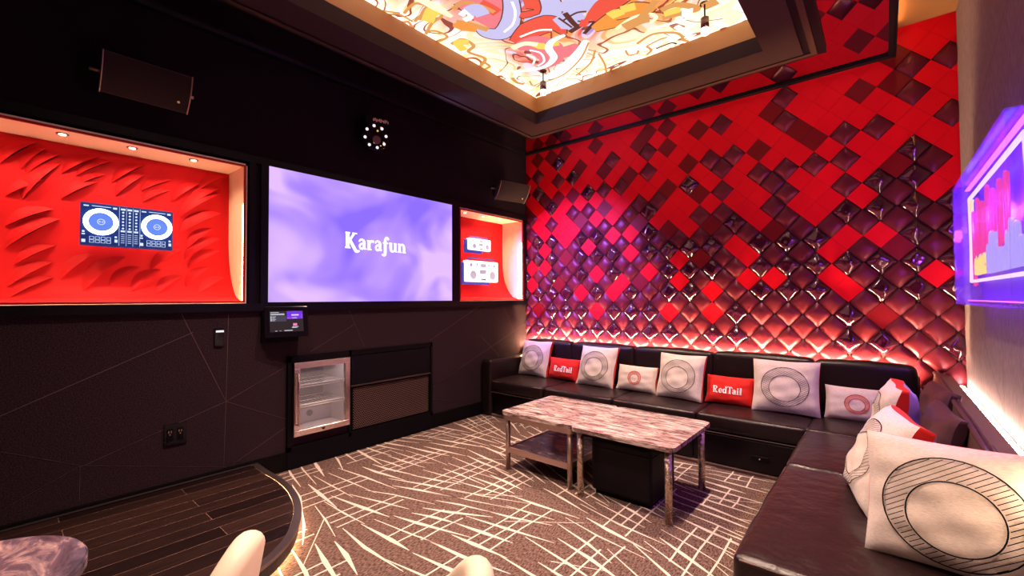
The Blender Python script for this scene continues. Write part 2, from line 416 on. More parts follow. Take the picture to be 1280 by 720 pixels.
bm = bmesh.new()
box(bm, (XR, YF, 0), (XR + .2, YB, ZC), 0)
for y0, z0, y1, z1 in [(4.1, 0, 4.1, 3.6), (2.6, 2.2, 2.6, 3.6), (4.1, 2.5, 2.6, 2.9), (4.1, 1.2, 3.4, .8), (3.4, 0, 3.4, 1.3)]:
    ribbon(bm, [(y0, z0), (y1, z1)], .004, lambda u, v: (XR - .001, u, v), 1)
struct('wall_right', bm, ['grey_fabric', 'tile_seam'], 'grey fabric wall washed violet by the neon sign')
bm = bmesh.new(); box(bm, (T, YF - .2, 0), (XR + .2, YF, ZC), 0)
struct('wall_rear', bm, ['fabric_wall'])
bm = bmesh.new(); box(bm, (XL, YF, 0), (XL + .022, YB, .148), 0)
struct('baseboard_left', bm, ['baseboard_black'])

# ceiling, mirrored drop panel, its frame, the soffit round the light box
TX0, TX1, TY0, TY1 = -2.905, -.69, .45, 3.875     # tray opening
bm = bmesh.new()
def ring(bm, o, i, z0, z1, mi=0):
    """a rectangular frame: o and i are (x0, x1, y0, y1)"""
    box(bm, (o[0], o[2], z0), (o[1], i[2], z1), mi); box(bm, (o[0], i[3], z0), (o[1], o[3], z1), mi)
    box(bm, (o[0], i[2], z0), (i[0], i[3], z1), mi); box(bm, (i[1], i[2], z0), (o[1], i[3], z1), mi)
box(bm, (T, YF - .2, ZC + .05), (XR + .2, YB + .2, ZC + .15), 0)
box(bm, (.10, YF, ZC), (XR, YB, ZC + .05), 0)
struct('ceiling', bm, ['gold_ceiling'])
bm = bmesh.new()
SO = (-3.155, -.455, .17, 4.14)                    # soffit bottom face
ring(bm, (XL, .10, YF, YB - .004), (-2.95, -.64, .40, 3.92), ZM, ZC + .04, 0)
for f in bm.faces:
    if f.calc_center_median().z > ZM + .001: f.material_index = 1
o = struct('ceiling_mirror', bm, ['mirror', 'black_matte'], 'dark mirrored ceiling border reflecting the red wall')
bm = bmesh.new()
zt = ZM - .006
ring(bm, (XL, .10, YF, YB - .03), (XL + .055, .062, YF + .05, YB - .085), zt - .012, ZM + .001, 0)
box(bm, (.096, YF, ZM - .018), (.112, YB - .03, ZC), 0)
struct('trim_1', bm, ['black_frame'], 'black frame round the mirrored ceiling')
bm = bmesh.new()
TI = (TX0, TX1, TY0, TY1)
ring(bm, SO, TI, 3.33, 3.46, 0)
def grow(r, d): return (r[0] - d, r[1] + d, r[2] - d, r[3] + d)
ring(bm, grow(SO, .045), SO, 3.350, 3.46, 1)
ring(bm, grow(SO, .085), grow(SO, .045), 3.340, 3.46, 2)
ring(bm, grow(SO, .14), grow(SO, .085), 3.356, 3.46, 1)
struct('trim_2', bm, ['soffit', 'black_frame', 'soffit_edge'], 'brown soffit round the backlit ceiling mural')
bm = bmesh.new()
ring(bm, grow(TI, .03), grow(TI, .012), 3.455, 3.66, 0)
struct('trim_3', bm, ['gold_band'], 'upright border of the ceiling light box')

# ------------------------------------------------------------------ black frames round screen and niches
t = thing('screen_surround', 'long black frame holding both red niches and the big screen', 'frame', (XL, 2.2, 1.31))
def lf(bm, y0, y1, z0, z1, d=.02, mi=0, d0=0.):
    box(bm, (d0, y0 - 2.2, z0 - 1.31), (d, y1 - 2.2, z1 - 1.31), mi)
bm = bmesh.new(); lf(bm, YF + .05, YB - .02, 1.312, 1.372, .03)
obj('ledge', bm, 'black_frame', t)
bm = bmesh.new(); lf(bm, YF + .05, YB - .02, 2.478, 2.535, .018)
obj('top_rail', bm, 'black_frame', t)
for y0, y1 in ((1.29, 1.335), (1.375, 1.432), (3.415, 3.515), (4.722, 4.77)):
    bm = bmesh.new(); lf(bm, y0, y1, 1.372, 2.478, .018); obj('upright', bm, 'black_frame', t)

# ------------------------------------------------------------------ television
t = thing('television', 'big wall screen glowing purple with a white karaoke wordmark', 'television', (XL, 2.417, 1.38))
bm = bmesh.new(); box(bm, (.002, -.995, -.006), (.010, .992, 1.104), 0); obj('casing', bm, 'black_gloss', t)
bm = bmesh.new(); box(bm, (.0105, -.985, 0), (.0125, .983, 1.098), 0); obj('screen', bm, 'tv_screen', t)
bm = bmesh.new()
KS = .68 / text_width('Karafun')
lettering(bm, 'Karafun', KS, lambda u, v, e: (.0135 + e, u + .013, v + .567))
obj('wordmark', bm, 'white_glow', t)

# ------------------------------------------------------------------ niches
def sweep_x(z, z0, z1, d):
    """depth of the back panel: straight above, sweeping forward to the front at the bottom"""
    h = (z - z0) / (z1 - z0)
    return -d if h > .55 else -d + (d - .04) * (1 - math.sqrt(max(0, 1 - (1 - h / .55) ** 2.4)))
def niche(label, op, d, lamps, group=None):
    y0, y1, z0, z1 = op
    t = thing('display_niche', label, 'niche', (XL, (y0 + y1) / 2, z0)); yc = (y0 + y1) / 2
    bm = bmesh.new()
    box(bm, (-d - .03, y0 - yc, z1 - z0 + .001), (0, y1 - yc, z1 - z0 + .014)); box(bm, (-d - .03, y0 - yc, -.012), (0, y1 - yc, -.001))
    box(bm, (-d - .03, y0 - yc - .012, -.012), (0, y0 - yc - .0005, z1 - z0)); box(bm, (-d - .03, y1 - yc + .0005, -.012), (0, y1 - yc + .012, z1 - z0))
    obj('lining', bm, 'niche_lining', t)
    bm = bmesh.new(); n = 24; V = []
    for i in range(n + 1):
        z = z0 + (z1 - z0) * i / n; x = sweep_x(z, z0, z1, d)
        V.append([bm.verts.new((x, y0 - yc, z - z0)), bm.verts.new((x, y1 - yc, z - z0))])
    for i in range(n):
        f = bm.faces.new((V[i][0], V[i][1], V[i + 1][1], V[i + 1][0])); f.smooth = True
    r = bmesh.ops.extrude_face_region(bm, geom=bm.faces[:]); bmesh.ops.translate(bm, vec=(-.012, 0, 0), verts=[v for v in r['geom'] if isinstance(v, bmesh.types.BMVert)])
    obj('back_panel', bm, 'niche_red', t)
    bm = bmesh.new(); w = .013
    for a, b in (((y0 - yc, 0), (y1 - yc, w)), ((y0 - yc, z1 - z0 - w), (y1 - yc, z1 - z0)), ((y0 - yc, w), (y0 - yc + w, z1 - z0 - w)), ((y1 - yc - w, w), (y1 - yc, z1 - z0 - w))):
        box(bm, (-.004, a[0], a[1]), (.012, b[0], b[1]))
    obj('edge_trim', bm, 'niche_lip', t)
    bm = bmesh.new(); box(bm, (-.022, y1 - yc - .012, .02), (-.006, y1 - yc - .002, z1 - z0 - .3)); obj('light_strip', bm, 'led_niche', t)
    bm = bmesh.new(); box(bm, (-.022, y0 - yc + .02, .003), (-.006, y1 - yc - .02, .012)); obj('light_strip', bm, 'led_niche', t)
    for ly in lamps:
        bm = bmesh.new(); cyl(bm, (-.135, ly - yc, z1 - z0 - .004), (-.135, ly - yc, z1 - z0 + .001), .030, n=20); q = obj('downlight', bm, 'bronze', t)
        bm = bmesh.new(); cyl(bm, (-.135, ly - yc, z1 - z0 - .007), (-.135, ly - yc, z1 - z0 - .004), .018, n=16); obj('lens', bm, 'lamp_glow', q)
        light('SPOT', 'niche_spot', (XL - .135, ly, z1 - .015), NICHE_W, (1., .62, .36), (XL - .19, ly, z0), spot_size=2.5, spot_blend=1., shadow_soft_size=.02)
    return t
NICHE_W = 15
nL = niche('wide red lit niche with slashed relief panel and a turntable console', NL, .37, (-.06, .275, .611, .963))
FINS = [(.02, 2.24, .18, 2.42), (.11, 2.23, .22, 2.39), (.13, 2.2, .29, 2.37), (.05, 2.05, .22, 2.18), (.12, 2.04, .29, 2.31), (.05, 1.86, .26, 2.0), (.05, 1.72, .29, 1.94), (.09, 1.62, .27, 1.76), (.06, 1.48, .26, 1.65), (.07, 1.42, .26, 1.55), (.29, 2.24, .48, 2.4), (.36, 2.24, .54, 2.38), (.29, 2.07, .47, 2.22), (.37, 2.18, .51, 2.28), (.54, 2.23, .73, 2.4), (.56, 2.14, .73, 2.33), (.7, 2.2, .89, 2.32), (.71, 2.12, .88, 2.24), (.88, 2.15, 1.07, 2.33), (1.05, 2.27, 1.24, 2.42), (.93, 2.04, 1.21, 2.27), (.98, 2.12, 1.21, 2.32), (.93, 1.91, 1.22, 2.11), (.98, 1.8, 1.16, 1.98), (.96, 1.71, 1.21, 1.9), (.98, 1.64, 1.21, 1.8), (.95, 1.5, 1.13, 1.66), (1.02, 1.45, 1.23, 1.58), (.39, 1.46, .62, 1.71), (.52, 1.5, .7, 1.64), (.63, 1.46, .82, 1.63), (.75, 1.62, .95, 1.79), (.76, 1.44, .96, 1.59), (.29, 1.54, .46, 1.72),
        (-.18, 2.2, 0, 2.38), (-.2, 2.0, -.02, 2.2), (-.17, 1.78, .01, 1.98), (-.2, 1.6, -.02, 1.76)]
ycL = (NL[0] + NL[1]) / 2
for ya, za, yb, zb in FINS:
    bm = bmesh.new(); n = 10; d = Vector((yb - ya, zb - za)); L = d.length; d /= L; nrm = Vector((-d.y, d.x)); wv = .24 * L; lift = .15 * L
    rows = []
    for s in range(6):
        row = []
        for i in range(n + 1):
            tt = i / n; e = math.sin(PI * tt) ** .8; S = s / 5
            off = (1 - S) * wv * e + .03 * L * math.sin(PI * tt)
            y = ya + d.x * L * tt + nrm.x * off; z = za + d.y * L * tt + nrm.y * off
            x = sweep_x(z, NL[2], NL[3], .37) + .003 + lift * e * math.sin(S * PI / 2) ** 1.3
            row.append(bm.verts.new((x, y - ycL, z - NL[2])))
        rows.append(row)
    for s in range(5):
        for i in range(n):
            try:
                f = bm.faces.new((rows[s][i], rows[s][i + 1], rows[s + 1][i + 1], rows[s + 1][i])); f.smooth = True
            except ValueError: pass
    low = []
    for i in range(n + 1):
        tt = i / n; e = math.sin(PI * tt) ** .8
        ylow = [ya + d.x * L * tt + nrm.x * o_ for o_ in (.02 * L * e, .22 * L * e)]; zlow = [za + d.y * L * tt + nrm.y * o_ for o_ in (.02 * L * e, .22 * L * e)]
        low.append([bm.verts.new((sweep_x(z, NL[2], NL[3], .37) + .002, y - ycL, z - NL[2])) for y, z in zip(ylow, zlow)])
    for i in range(n):
        f = bm.faces.new((low[i][0], low[i + 1][0], low[i + 1][1], low[i][1])); f.material_index = 1  # dark lens on the panel paints the shade inside the fin's opening
    obj('fin', bm, ['niche_red', 'slot_shade'], nL, normals=False)
nR = niche('smaller red lit niche beside the big screen with two glowing radios', NR, .37, (3.747, 4.068, 4.368))

# turntable console floating in the left niche
t = thing('turntable_console', 'blue two-deck turntable console with glowing white rings', 'turntable', (-4.045, .616, 1.764))
bm = bmesh.new(); rbox(bm, (0, -.245, 0), (.05, .245, .285), .008, 2); obj('body', bm, 'deck_blue', t)
bm = bmesh.new(); cyl(bm, (-.09, -.13, .15), (.0, -.13, .15), .02, n=10); obj('wall_mount', bm, 'niche_red', t)
bm = bmesh.new(); cyl(bm, (-.09, .13, .15), (.0, .13, .15), .02, n=10); obj('wall_mount', bm, 'niche_red', t)
def disc_ring(bm, x, cy, cz, r0, r1, n=40, mi=0, th=.006):
    for i in range(n):
        a, b = 2 * PI * i / n, 2 * PI * (i + 1) / n
        P = [(x, cy + r * math.cos(q), cz + r * math.sin(q)) for r, q in ((r0, a), (r1, a), (r1, b), (r0, b))]
        bm.faces.new([bm.verts.new(p) for p in P]).material_index = mi
for cy in (-.147, .149):
    bm = bmesh.new(); cyl(bm, (.05, cy, .160), (.062, cy, .160), .085, n=40); pl = obj('platter', bm, 'deck_disc', t)
    bm = bmesh.new(); disc_ring(bm, .0635, cy, .160, .062, .088); obj('light_ring', bm, 'ring_white', pl)
    bm = bmesh.new(); disc_ring(bm, .0635, cy, .160, .016, .020); disc_ring(bm, .0635, cy - .007, .160, .002, .005, 10); disc_ring(bm, .0635, cy + .007, .160, .002, .005, 10); obj('hub', bm, 'deck_mark', pl)
    bm = bmesh.new()
    for i in range(4):
        for k in range(2):
            y = cy - .055 + i * .028
            for (a, b) in (((y, .020 + k * .022), (y + .022, .022 + k * .022)), ((y, .037 + k * .022), (y + .022, .039 + k * .022)), ((y, .02 + k * .022), (y + .002, .038 + k * .022)), ((y + .020, .02 + k * .022), (y + .022, .038 + k * .022))):
                box(bm, (.0502, a[0], a[1]), (.053, b[0], b[1]))
    for (a, b, z, h) in ((-.092, -.074, .02, .02), (-.092, -.076, .07, .008), (-.09, -.078, .085, .012), (.07, .085, .03, .02), (.07, .082, .06, .012), (-.085, -.06, .258, .008), (-.045, .05, .262, .004), (.06, .08, .255, .012)):
        b2 = bmesh.new(); box(b2, (.0502, cy + a, z), (.053, cy + b, z + h)); obj('button', b2, 'deck_mark', t)
    obj('pad_grid', bm, 'deck_mark', t)
bm = bmesh.new()
for i, y in enumerate((-.035, 0, .035)):
    for k in range(6): cyl(bm, (.05, y, .13 + k * .022), (.056, y, .13 + k * .022), .006, n=10)
    box(bm, (.0502, y - .012, .255), (.053, y + .012, .267)); box(bm, (.0502, y - .011, .105), (.053, y + .011, .117))
    for k in range(5): box(bm, (.0502, y - .009, .03 + k * .014), (.053, y + .009, .033 + k * .014))
for y in (-.055, -.018, .018, .055): box(bm, (.0502, y, .01), (.052, y + .0015, .275))
obj('mixer_controls', bm, 'deck_mark', t)

# two glowing radios in the right niche
def radio(name, label, y0, y1, z0, z1, x=-4.02):
    w, h = y1 - y0, z1 - z0
    t = thing(name, label, 'radio', (x, (y0 + y1) / 2, z0))
    bm = bmesh.new(); rbox(bm, (0, -w / 2, 0), (.07, w / 2, h), .02, 3); obj('case', bm, 'stereo_white', t, smooth=.7)
    for s in (-1, 1):
        bm = bmesh.new(); r = h * .24; cy = s * w * .30; cz = h * .32
        cyl(bm, (.07, cy, cz), (.074, cy, cz), r, n=24); sp = obj('speaker_cone', bm, 'stereo_grey', t)
        bm = bmesh.new(); disc_ring(bm, .0752, cy, cz, r * .86, r * 1.06, 24); obj('speaker_ring', bm, 'stereo_white', sp)
        bm = bmesh.new(); cyl(bm, (.07, s * w * .36, h * .78), (.074, s * w * .36, h * .78), h * .09, n=16); obj('knob', bm, 'stereo_grey', t); bm = bmesh.new(); cyl(bm, (.07, s * w * .18, h * .82), (.074, s * w * .18, h * .82), h * .06, n=16); obj('knob', bm, 'stereo_grey', t)
    bm = bmesh.new(); rbox(bm, (.07, -w * .10, h * .38), (.074, w * .10, h * .58), .001, 1); rbox(bm, (.07, -w * .07, h * .70), (.074, w * .09, h * .86), .001, 1); obj('tape_door', bm, 'stereo_grey', t)
    bm = bmesh.new(); box(bm, (.0702, -w * .06, h * .10), (.073, -w * .01, h * .16)); box(bm, (.0702, w * .0, h * .08), (.073, w * .09, h * .14)); obj('badge_plate', bm, 'black_matte', t)
    bm = bmesh.new(); tube(bm, [(.035, -w * .4, h * .95), (.035, -w * .4, h * 1.12), (.035, w * .4, h * 1.12), (.035, w * .4, h * .95)], .008, 8); obj('handle', bm, 'stereo_blue', t)
    bm = bmesh.new(); cyl(bm, (-.10, 0, h * .4), (0, 0, h * .4), .02, n=10); obj('wall_mount', bm, 'niche_red', t)
    bm = bmesh.new(); rbox(bm, (-.015, -w / 2 - .03, -.035), (.03, w / 2 - .12, h * .9), .01, 1); obj('back_plate', bm, 'stereo_blue', t)
    return t
radio('radio', 'upper, narrower glowing white radio in the small red niche', 3.86, 4.255, 2.02, 2.17)
radio('radio', 'lower, wider glowing white radio in the small red niche', 3.80, 4.395, 1.615, 1.885)

# ------------------------------------------------------------------ backlit ceiling mural
mat('mural', (.9, .8, .7), .5)
nt = MATS['mural'].node_tree; B = nt.nodes['Principled BSDF']; N = nt.nodes.new; LK = nt.links.new
B.inputs['Base Color'].default_value = (.3, .2, .15, 1)
tc = N('ShaderNodeTexCoord')
def ramp(stops, src, interp='LINEAR'):
    r = N('ShaderNodeValToRGB'); cr = r.color_ramp; cr.interpolation = interp
    while len(cr.elements) < len(stops): cr.elements.new(.5)
    for e, (p, c) in zip(cr.elements, stops): e.position = p; e.color = (*c, 1)
    LK(src, r.inputs['Fac']); return r.outputs['Color']
wn = N('ShaderNodeTexNoise'); wn.inputs['Scale'].default_value = 1.5; wn.inputs['Detail'].default_value = 1.5; wn.inputs['Distortion'].default_value = 1.4
LK(tc.outputs['Object'], wn.inputs['Vector'])
pn = N('ShaderNodeTexNoise'); pn.inputs['Scale'].default_value = 1.0; pn.inputs['Detail'].default_value = 1.; pn.inputs['Distortion'].default_value = 2.4
mp = N('ShaderNodeMapping'); mp.inputs['Location'].default_value = (3.1, 1.7, 0); LK(tc.outputs['Object'], mp.inputs['Vector']); LK(mp.outputs['Vector'], pn.inputs['Vector'])
vivid = ramp([(0, (.30, .25, .62)), (.30, (.62, .60, .88)), (.36, (.80, .10, .07)), (.44, (.95, .28, .22)), (.50, (.95, .55, .48)), (.55, (.90, .30, .05)), (.60, (.98, .62, .12)), (.66, (.80, .72, .92)), (.74, (.85, .13, .20)), (1, (.95, .40, .30))], pn.outputs['Fac'], 'CONSTANT')
cream = ramp([(0, (1.0, .92, .80)), (.40, (1., .80, .50)), (.47, (1., .90, .72)), (.56, (.98, .62, .28)), (.60, (1., .86, .62)), (1, (1., .96, .90))], pn.outputs['Fac'], 'CONSTANT')
lines = ramp([(0, (1, 1, 1)), (.375, (1, 1, 1)), (.378, (.22, .06, .04)), (.392, (.22, .06, .04)), (.395, (1, 1, 1)), (.495, (1, 1, 1)), (.498, (.30, .09, .04)), (.510, (.30, .09, .04)), (.513, (1, 1, 1))], wn.outputs['Fac'], 'CONSTANT')
sep = N('ShaderNodeSeparateXYZ'); LK(tc.outputs['Object'], sep.inputs[0])
def mth(op, a, b=None):
    m = N('ShaderNodeMath'); m.operation = op
    for i, v in enumerate((a, b)):
        if v is None: continue
        if isinstance(v, (int, float)): m.inputs[i].default_value = v
        else: LK(v, m.inputs[i])
    return m.outputs[0]
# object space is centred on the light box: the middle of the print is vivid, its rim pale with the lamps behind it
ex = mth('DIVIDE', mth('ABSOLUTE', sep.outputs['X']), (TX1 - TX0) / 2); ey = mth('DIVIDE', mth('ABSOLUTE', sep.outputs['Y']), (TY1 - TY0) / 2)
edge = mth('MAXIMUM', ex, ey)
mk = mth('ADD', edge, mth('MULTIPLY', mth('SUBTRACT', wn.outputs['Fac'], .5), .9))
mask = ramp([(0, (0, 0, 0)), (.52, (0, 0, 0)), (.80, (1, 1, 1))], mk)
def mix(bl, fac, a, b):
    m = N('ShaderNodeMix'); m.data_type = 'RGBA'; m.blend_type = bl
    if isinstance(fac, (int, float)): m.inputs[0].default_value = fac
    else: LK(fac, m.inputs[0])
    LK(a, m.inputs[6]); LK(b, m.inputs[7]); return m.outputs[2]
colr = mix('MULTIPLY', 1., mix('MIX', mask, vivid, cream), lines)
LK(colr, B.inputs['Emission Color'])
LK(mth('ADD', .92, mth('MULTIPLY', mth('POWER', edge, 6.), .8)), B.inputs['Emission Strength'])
emis('paint_white', (1, .95, .90), 1.5); emis('paint_black', (.10, .030, .022), 1.); emis('paint_red', (.92, .10, .06), 1.); emis('paint_pink', (.92, .22, .26), 1.)
emis('paint_lilac', (.60, .58, .90), 1.); emis('paint_orange', (.96, .34, .06), 1.); emis('paint_yellow', (1., .66, .12), 1.1); emis('paint_cream', (1., .80, .52), 1.35); emis('paint_tan', (.80, .36, .11), 1.)
mxc, myc = (TX0 + TX1) / 2, (TY0 + TY1) / 2
t = thing('ceiling_mural', 'backlit ceiling panel printed with colourful swirling graffiti shapes', 'mural', (mxc, myc, 3.63))
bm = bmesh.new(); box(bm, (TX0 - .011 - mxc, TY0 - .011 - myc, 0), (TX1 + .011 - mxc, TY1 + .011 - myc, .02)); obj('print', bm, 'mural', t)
PAINT = ['paint_white', 'paint_black', 'paint_red', 'paint_pink', 'paint_lilac', 'paint_orange', 'paint_yellow', 'paint_cream', 'paint_tan']
bm = bmesh.new(); lay = [0]
def stroke(pts, w, c):
    lay[0] += 1; z = -.0010 - .00012 * lay[0]
    q = curve_pts(pts, 8); n = len(q)
    if isinstance(w, (list, tuple)):
        k = (len(w) - 1) / (n - 1); ws = [w[min(int(i * k), len(w) - 2)] * (1 - (i * k - min(int(i * k), len(w) - 2))) + w[min(int(i * k), len(w) - 2) + 1] * (i * k - min(int(i * k), len(w) - 2)) for i in range(n)]
    else: ws = w
    ribbon(bm, [(x - mxc, y - myc) for x, y in q], ws, lambda u, v: (u, v, z), c)
def outlined(pts, w, c, line=1, lw=.02):
    ww = list(w) if isinstance(w, (list, tuple)) else [w] * len(pts)
    stroke(pts, [v + lw for v in ww], line); stroke(pts, ww, c)
MUR = [([(-2.271, 2.248), (-2.29, 2.395), (-2.32, 2.545), (-2.449, 2.57)], 0.34, 3, 1),
       ([(-2.288, 2.349), (-2.27, 2.436), (-2.262, 2.518)], 0.1, 2, 0),
       ([(-2.05, 2.415), (-2.152, 2.562), (-2.282, 2.686), (-2.422, 2.736), (-2.506, 2.649), (-2.506, 2.535)], [0.1, 0.13, 0.16, 0.16, 0.12, 0.04], 4, 1),
       ([(-2.093, 2.492), (-2.151, 2.6), (-2.262, 2.703), (-2.387, 2.737)], 0.02, 0, 0),
       ([(-2.041, 2.572), (-1.97, 2.609), (-1.945, 2.666), (-2.006, 2.738), (-2.099, 2.695), (-2.141, 2.647)], [0.1, 0.16, 0.14, 0.12, 0.1, 0.05], 2, 1),
       ([(-1.851, 2.607), (-1.906, 2.748), (-2.002, 2.818), (-2.104, 2.784), (-2.161, 2.722)], [0.12, 0.16, 0.16, 0.12, 0.04], 4, 1),
       ([(-2.425, 2.886), (-2.211, 2.859), (-2.05, 2.884), (-2.002, 2.953), (-2.019, 3.096)], [0.05, 0.22, 0.22, 0.14, 0.03], 2, 1),
       ([(-2.328, 2.876), (-2.16, 2.902), (-2.063, 2.971)], 0.022, 0, 0),
       ([(-1.849, 2.772), (-1.737, 2.844), (-1.608, 2.931)], [0.08, 0.26, 0.1], 4, 0),
       ([(-1.903, 2.851), (-1.88, 3.002), (-1.886, 3.109)], [0.16, 0.24, 0.06], 4, 0),
       ([(-1.863, 2.859), (-1.88, 3.002), (-1.879, 3.073)], 0.045, 1, 0),
       ([(-1.97, 3.094), (-1.832, 3.071)], 0.05, 1, 0),
       ([(-1.933, 2.93), (-1.797, 2.916), (-1.725, 2.953)], 0.02, 1, 0),
       ([(-1.89, 3.192), (-1.693, 3.083), (-1.589, 2.995)], 0.035, 1, 0),
       ([(-1.934, 2.876), (-1.919, 3.052)], 0.018, 1, 0),
       ([(-1.84, 3.01), (-1.757, 3.094), (-1.654, 3.116)], 0.02, 1, 0),
       ([(-1.79, 3.026), (-1.843, 3.089), (-1.721, 3.007)], 0.05, 2, 0),
       ([(-1.751, 3.059), (-1.598, 3.012), (-1.429, 2.991)], [0.1, 0.22, 0.26], 2, 0),
       ([(-1.795, 3.187), (-1.635, 3.186), (-1.464, 3.201), (-1.341, 3.159)], [0.08, 0.2, 0.26, 0.24], 5, 1),
       ([(-1.596, 3.166), (-1.438, 3.174), (-1.308, 3.26)], [0.06, 0.18, 0.08], 5, 1),
       ([(-1.616, 3.123), (-1.559, 3.12), (-1.558, 3.172)], 0.1, 6, 0),
       ([(-1.513, 3.109), (-1.408, 3.138)], 0.09, 6, 0),
       ([(-1.654, 3.307), (-1.49, 3.257), (-1.363, 3.301), (-1.345, 3.381), (-1.408, 3.407)], 0.035, 7, 0),
       ([(-1.594, 3.331), (-1.454, 3.327), (-1.383, 3.348)], 0.11, 8, 0),
       ([(-1.441, 3.298), (-1.37, 3.256), (-1.263, 3.18)], 0.06, 8, 0),
       ([(-2.44, 2.969), (-2.299, 3.041), (-2.265, 3.185), (-2.335, 3.333), (-2.487, 3.39)], [0.1, 0.26, 0.3, 0.24, 0.08], 3, 0),
       ([(-2.385, 3.082), (-2.339, 3.189), (-2.396, 3.317), (-2.493, 3.346)], 0.02, 0, 0),
       ([(-2.454, 3.124), (-2.44, 3.225), (-2.51, 3.293)], 0.018, 0, 0),
       ([(-2.32, 3.023), (-2.271, 3.097), (-2.239, 3.173)], [0.04, 0.1, 0.04], 6, 0),
       ([(-2.186, 3.122), (-2.119, 3.148)], 0.1, 6, 0),
       ([(-2.255, 3.296), (-2.148, 3.319), (-2.012, 3.288)], [0.08, 0.2, 0.06], 3, 0),
       ([(-2.019, 3.096), (-2.154, 3.102), (-2.239, 3.173), (-2.296, 3.33), (-2.455, 3.398), (-2.647, 3.331), (-2.746, 3.266)], [0.03, 0.06, 0.07, 0.07, 0.05, 0.04, 0.02], 0, 0),
       ([(-2.488, 2.96), (-2.361, 2.972), (-2.278, 3.059)], 0.06, 7, 0),
       ([(-1.922, 3.286), (-2.113, 3.452), (-2.328, 3.565), (-2.493, 3.585), (-2.65, 3.556)], [0.05, 0.14, 0.16, 0.12, 0.04], 0, 0),
       ([(-1.919, 3.32), (-2.105, 3.495), (-2.35, 3.627), (-2.539, 3.651), (-2.7, 3.622)], 0.018, 8, 0),
       ([(-1.938, 3.465), (-2.08, 3.626), (-2.311, 3.742)], 0.02, 8, 0),
       ([(-1.942, 3.53), (-1.99, 3.74), (-2.065, 3.912)], 0.02, 8, 0),
       ([(-1.978, 3.946), (-1.891, 3.941), (-1.894, 3.861)], 0.03, 8, 0),
       ([(-1.278, 3.311), (-1.16, 3.326), (-1.055, 3.477), (-1.178, 3.446), (-1.306, 3.414)], 0.06, 8, 0),
       ([(-1.277, 3.374), (-1.161, 3.398)], 0.07, 6, 0),
       ([(-1.172, 3.464), (-1.096, 3.492)], 0.1, 0, 0),
       ([(-1.601, 3.592), (-1.45, 3.54), (-1.301, 3.61)], [0.04, 0.09, 0.04], 7, 0),
       ([(-1.612, 3.615), (-1.449, 3.57), (-1.307, 3.663), (-1.272, 3.752), (-1.282, 3.819), (-1.248, 3.88)], 0.028, 8, 0),
       ([(-1.261, 3.588), (-1.226, 3.733), (-1.223, 3.886)], 0.05, 0, 0),
       ([(-1.563, 3.705), (-1.556, 3.793), (-1.621, 3.84)], 0.025, 8, 0),
       ([(-1.563, 3.705), (-1.424, 3.682), (-1.338, 3.71)], 0.02, 8, 0),
       ([(-1.731, 3.643), (-1.743, 3.735), (-1.676, 3.758), (-1.643, 3.718)], 0.02, 8, 0),
       ([(-1.374, 3.695), (-1.341, 3.754)], 0.07, 0, 0),
       ([(-1.394, 3.502), (-1.151, 3.547)], 0.03, 0, 0),
       ([(-1.513, 3.797), (-1.383, 3.795), (-1.345, 3.843)], 0.018, 1, 0),
       ([(-2.815, 2.044), (-2.72, 2.026), (-2.647, 2.03), (-2.619, 2.113), (-2.782, 2.15), (-2.834, 2.158)], 0.025, 8, 0),
       ([(-2.789, 2.17), (-2.619, 2.113), (-2.608, 2.247), (-2.743, 2.263), (-2.901, 2.325)], 0.028, 8, 0),
       ([(-2.756, 2.225), (-2.615, 2.165), (-2.627, 2.231)], 0.1, 6, 0),
       ([(-2.856, 2.305), (-2.796, 2.357), (-2.789, 2.465), (-2.919, 2.461)], 0.025, 8, 0),
       ([(-2.91, 1.913), (-2.87, 1.972), (-2.831, 2.018)], 0.02, 8, 0),
       ([(-2.921, 1.978), (-2.858, 2.008), (-2.843, 2.072), (-2.844, 2.15)], 0.02, 8, 0),
       ([(-2.924, 2.108), (-2.873, 2.125), (-2.912, 2.201)], 0.025, 8, 0),
       ([(-2.484, 2.253), (-2.366, 2.258), (-2.3, 2.362), (-2.268, 2.488)], 0.04, 8, 0),
       ([(-2.581, 2.375), (-2.513, 2.487), (-2.458, 2.618)], 0.06, 8, 0),
       ([(-2.843, 2.559), (-2.717, 2.573), (-2.712, 2.703), (-2.816, 2.745), (-2.779, 2.916), (-2.911, 2.987)], 0.035, 8, 0),
       ([(-2.83, 2.7), (-2.783, 2.579), (-2.709, 2.642)], 0.08, 6, 0),
       ([(-2.829, 2.945), (-2.842, 3.047), (-2.929, 3.049)], 0.03, 8, 0),
       ([(-2.597, 1.992), (-2.568, 2.157), (-2.561, 2.313)], [0.05, 0.08, 0.03], 7, 0),
       ([(-2.631, 2.386), (-2.578, 2.459), (-2.529, 2.558)], [0.04, 0.12, 0.06], 5, 0),
       ([(-2.494, 2.345), (-2.414, 2.338), (-2.45, 2.408), (-2.518, 2.402)], 0.05, 0, 0),
       ([(-2.423, 2.355), (-2.345, 2.372), (-2.36, 2.459)], 0.12, 4, 0),
       ([(-2.722, 3.516), (-2.759, 3.617), (-2.7, 3.622)], 0.02, 8, 0),
       ([(-2.816, 3.349), (-2.842, 3.456), (-2.807, 3.531)], 0.04, 8, 0),
       ([(-0.971, 3.429), (-0.959, 3.51), (-0.976, 3.448)], 0.1, 8, 0),
       ([(-0.911, 3.65), (-0.864, 3.767), (-0.935, 3.813)], 0.12, 7, 0)]

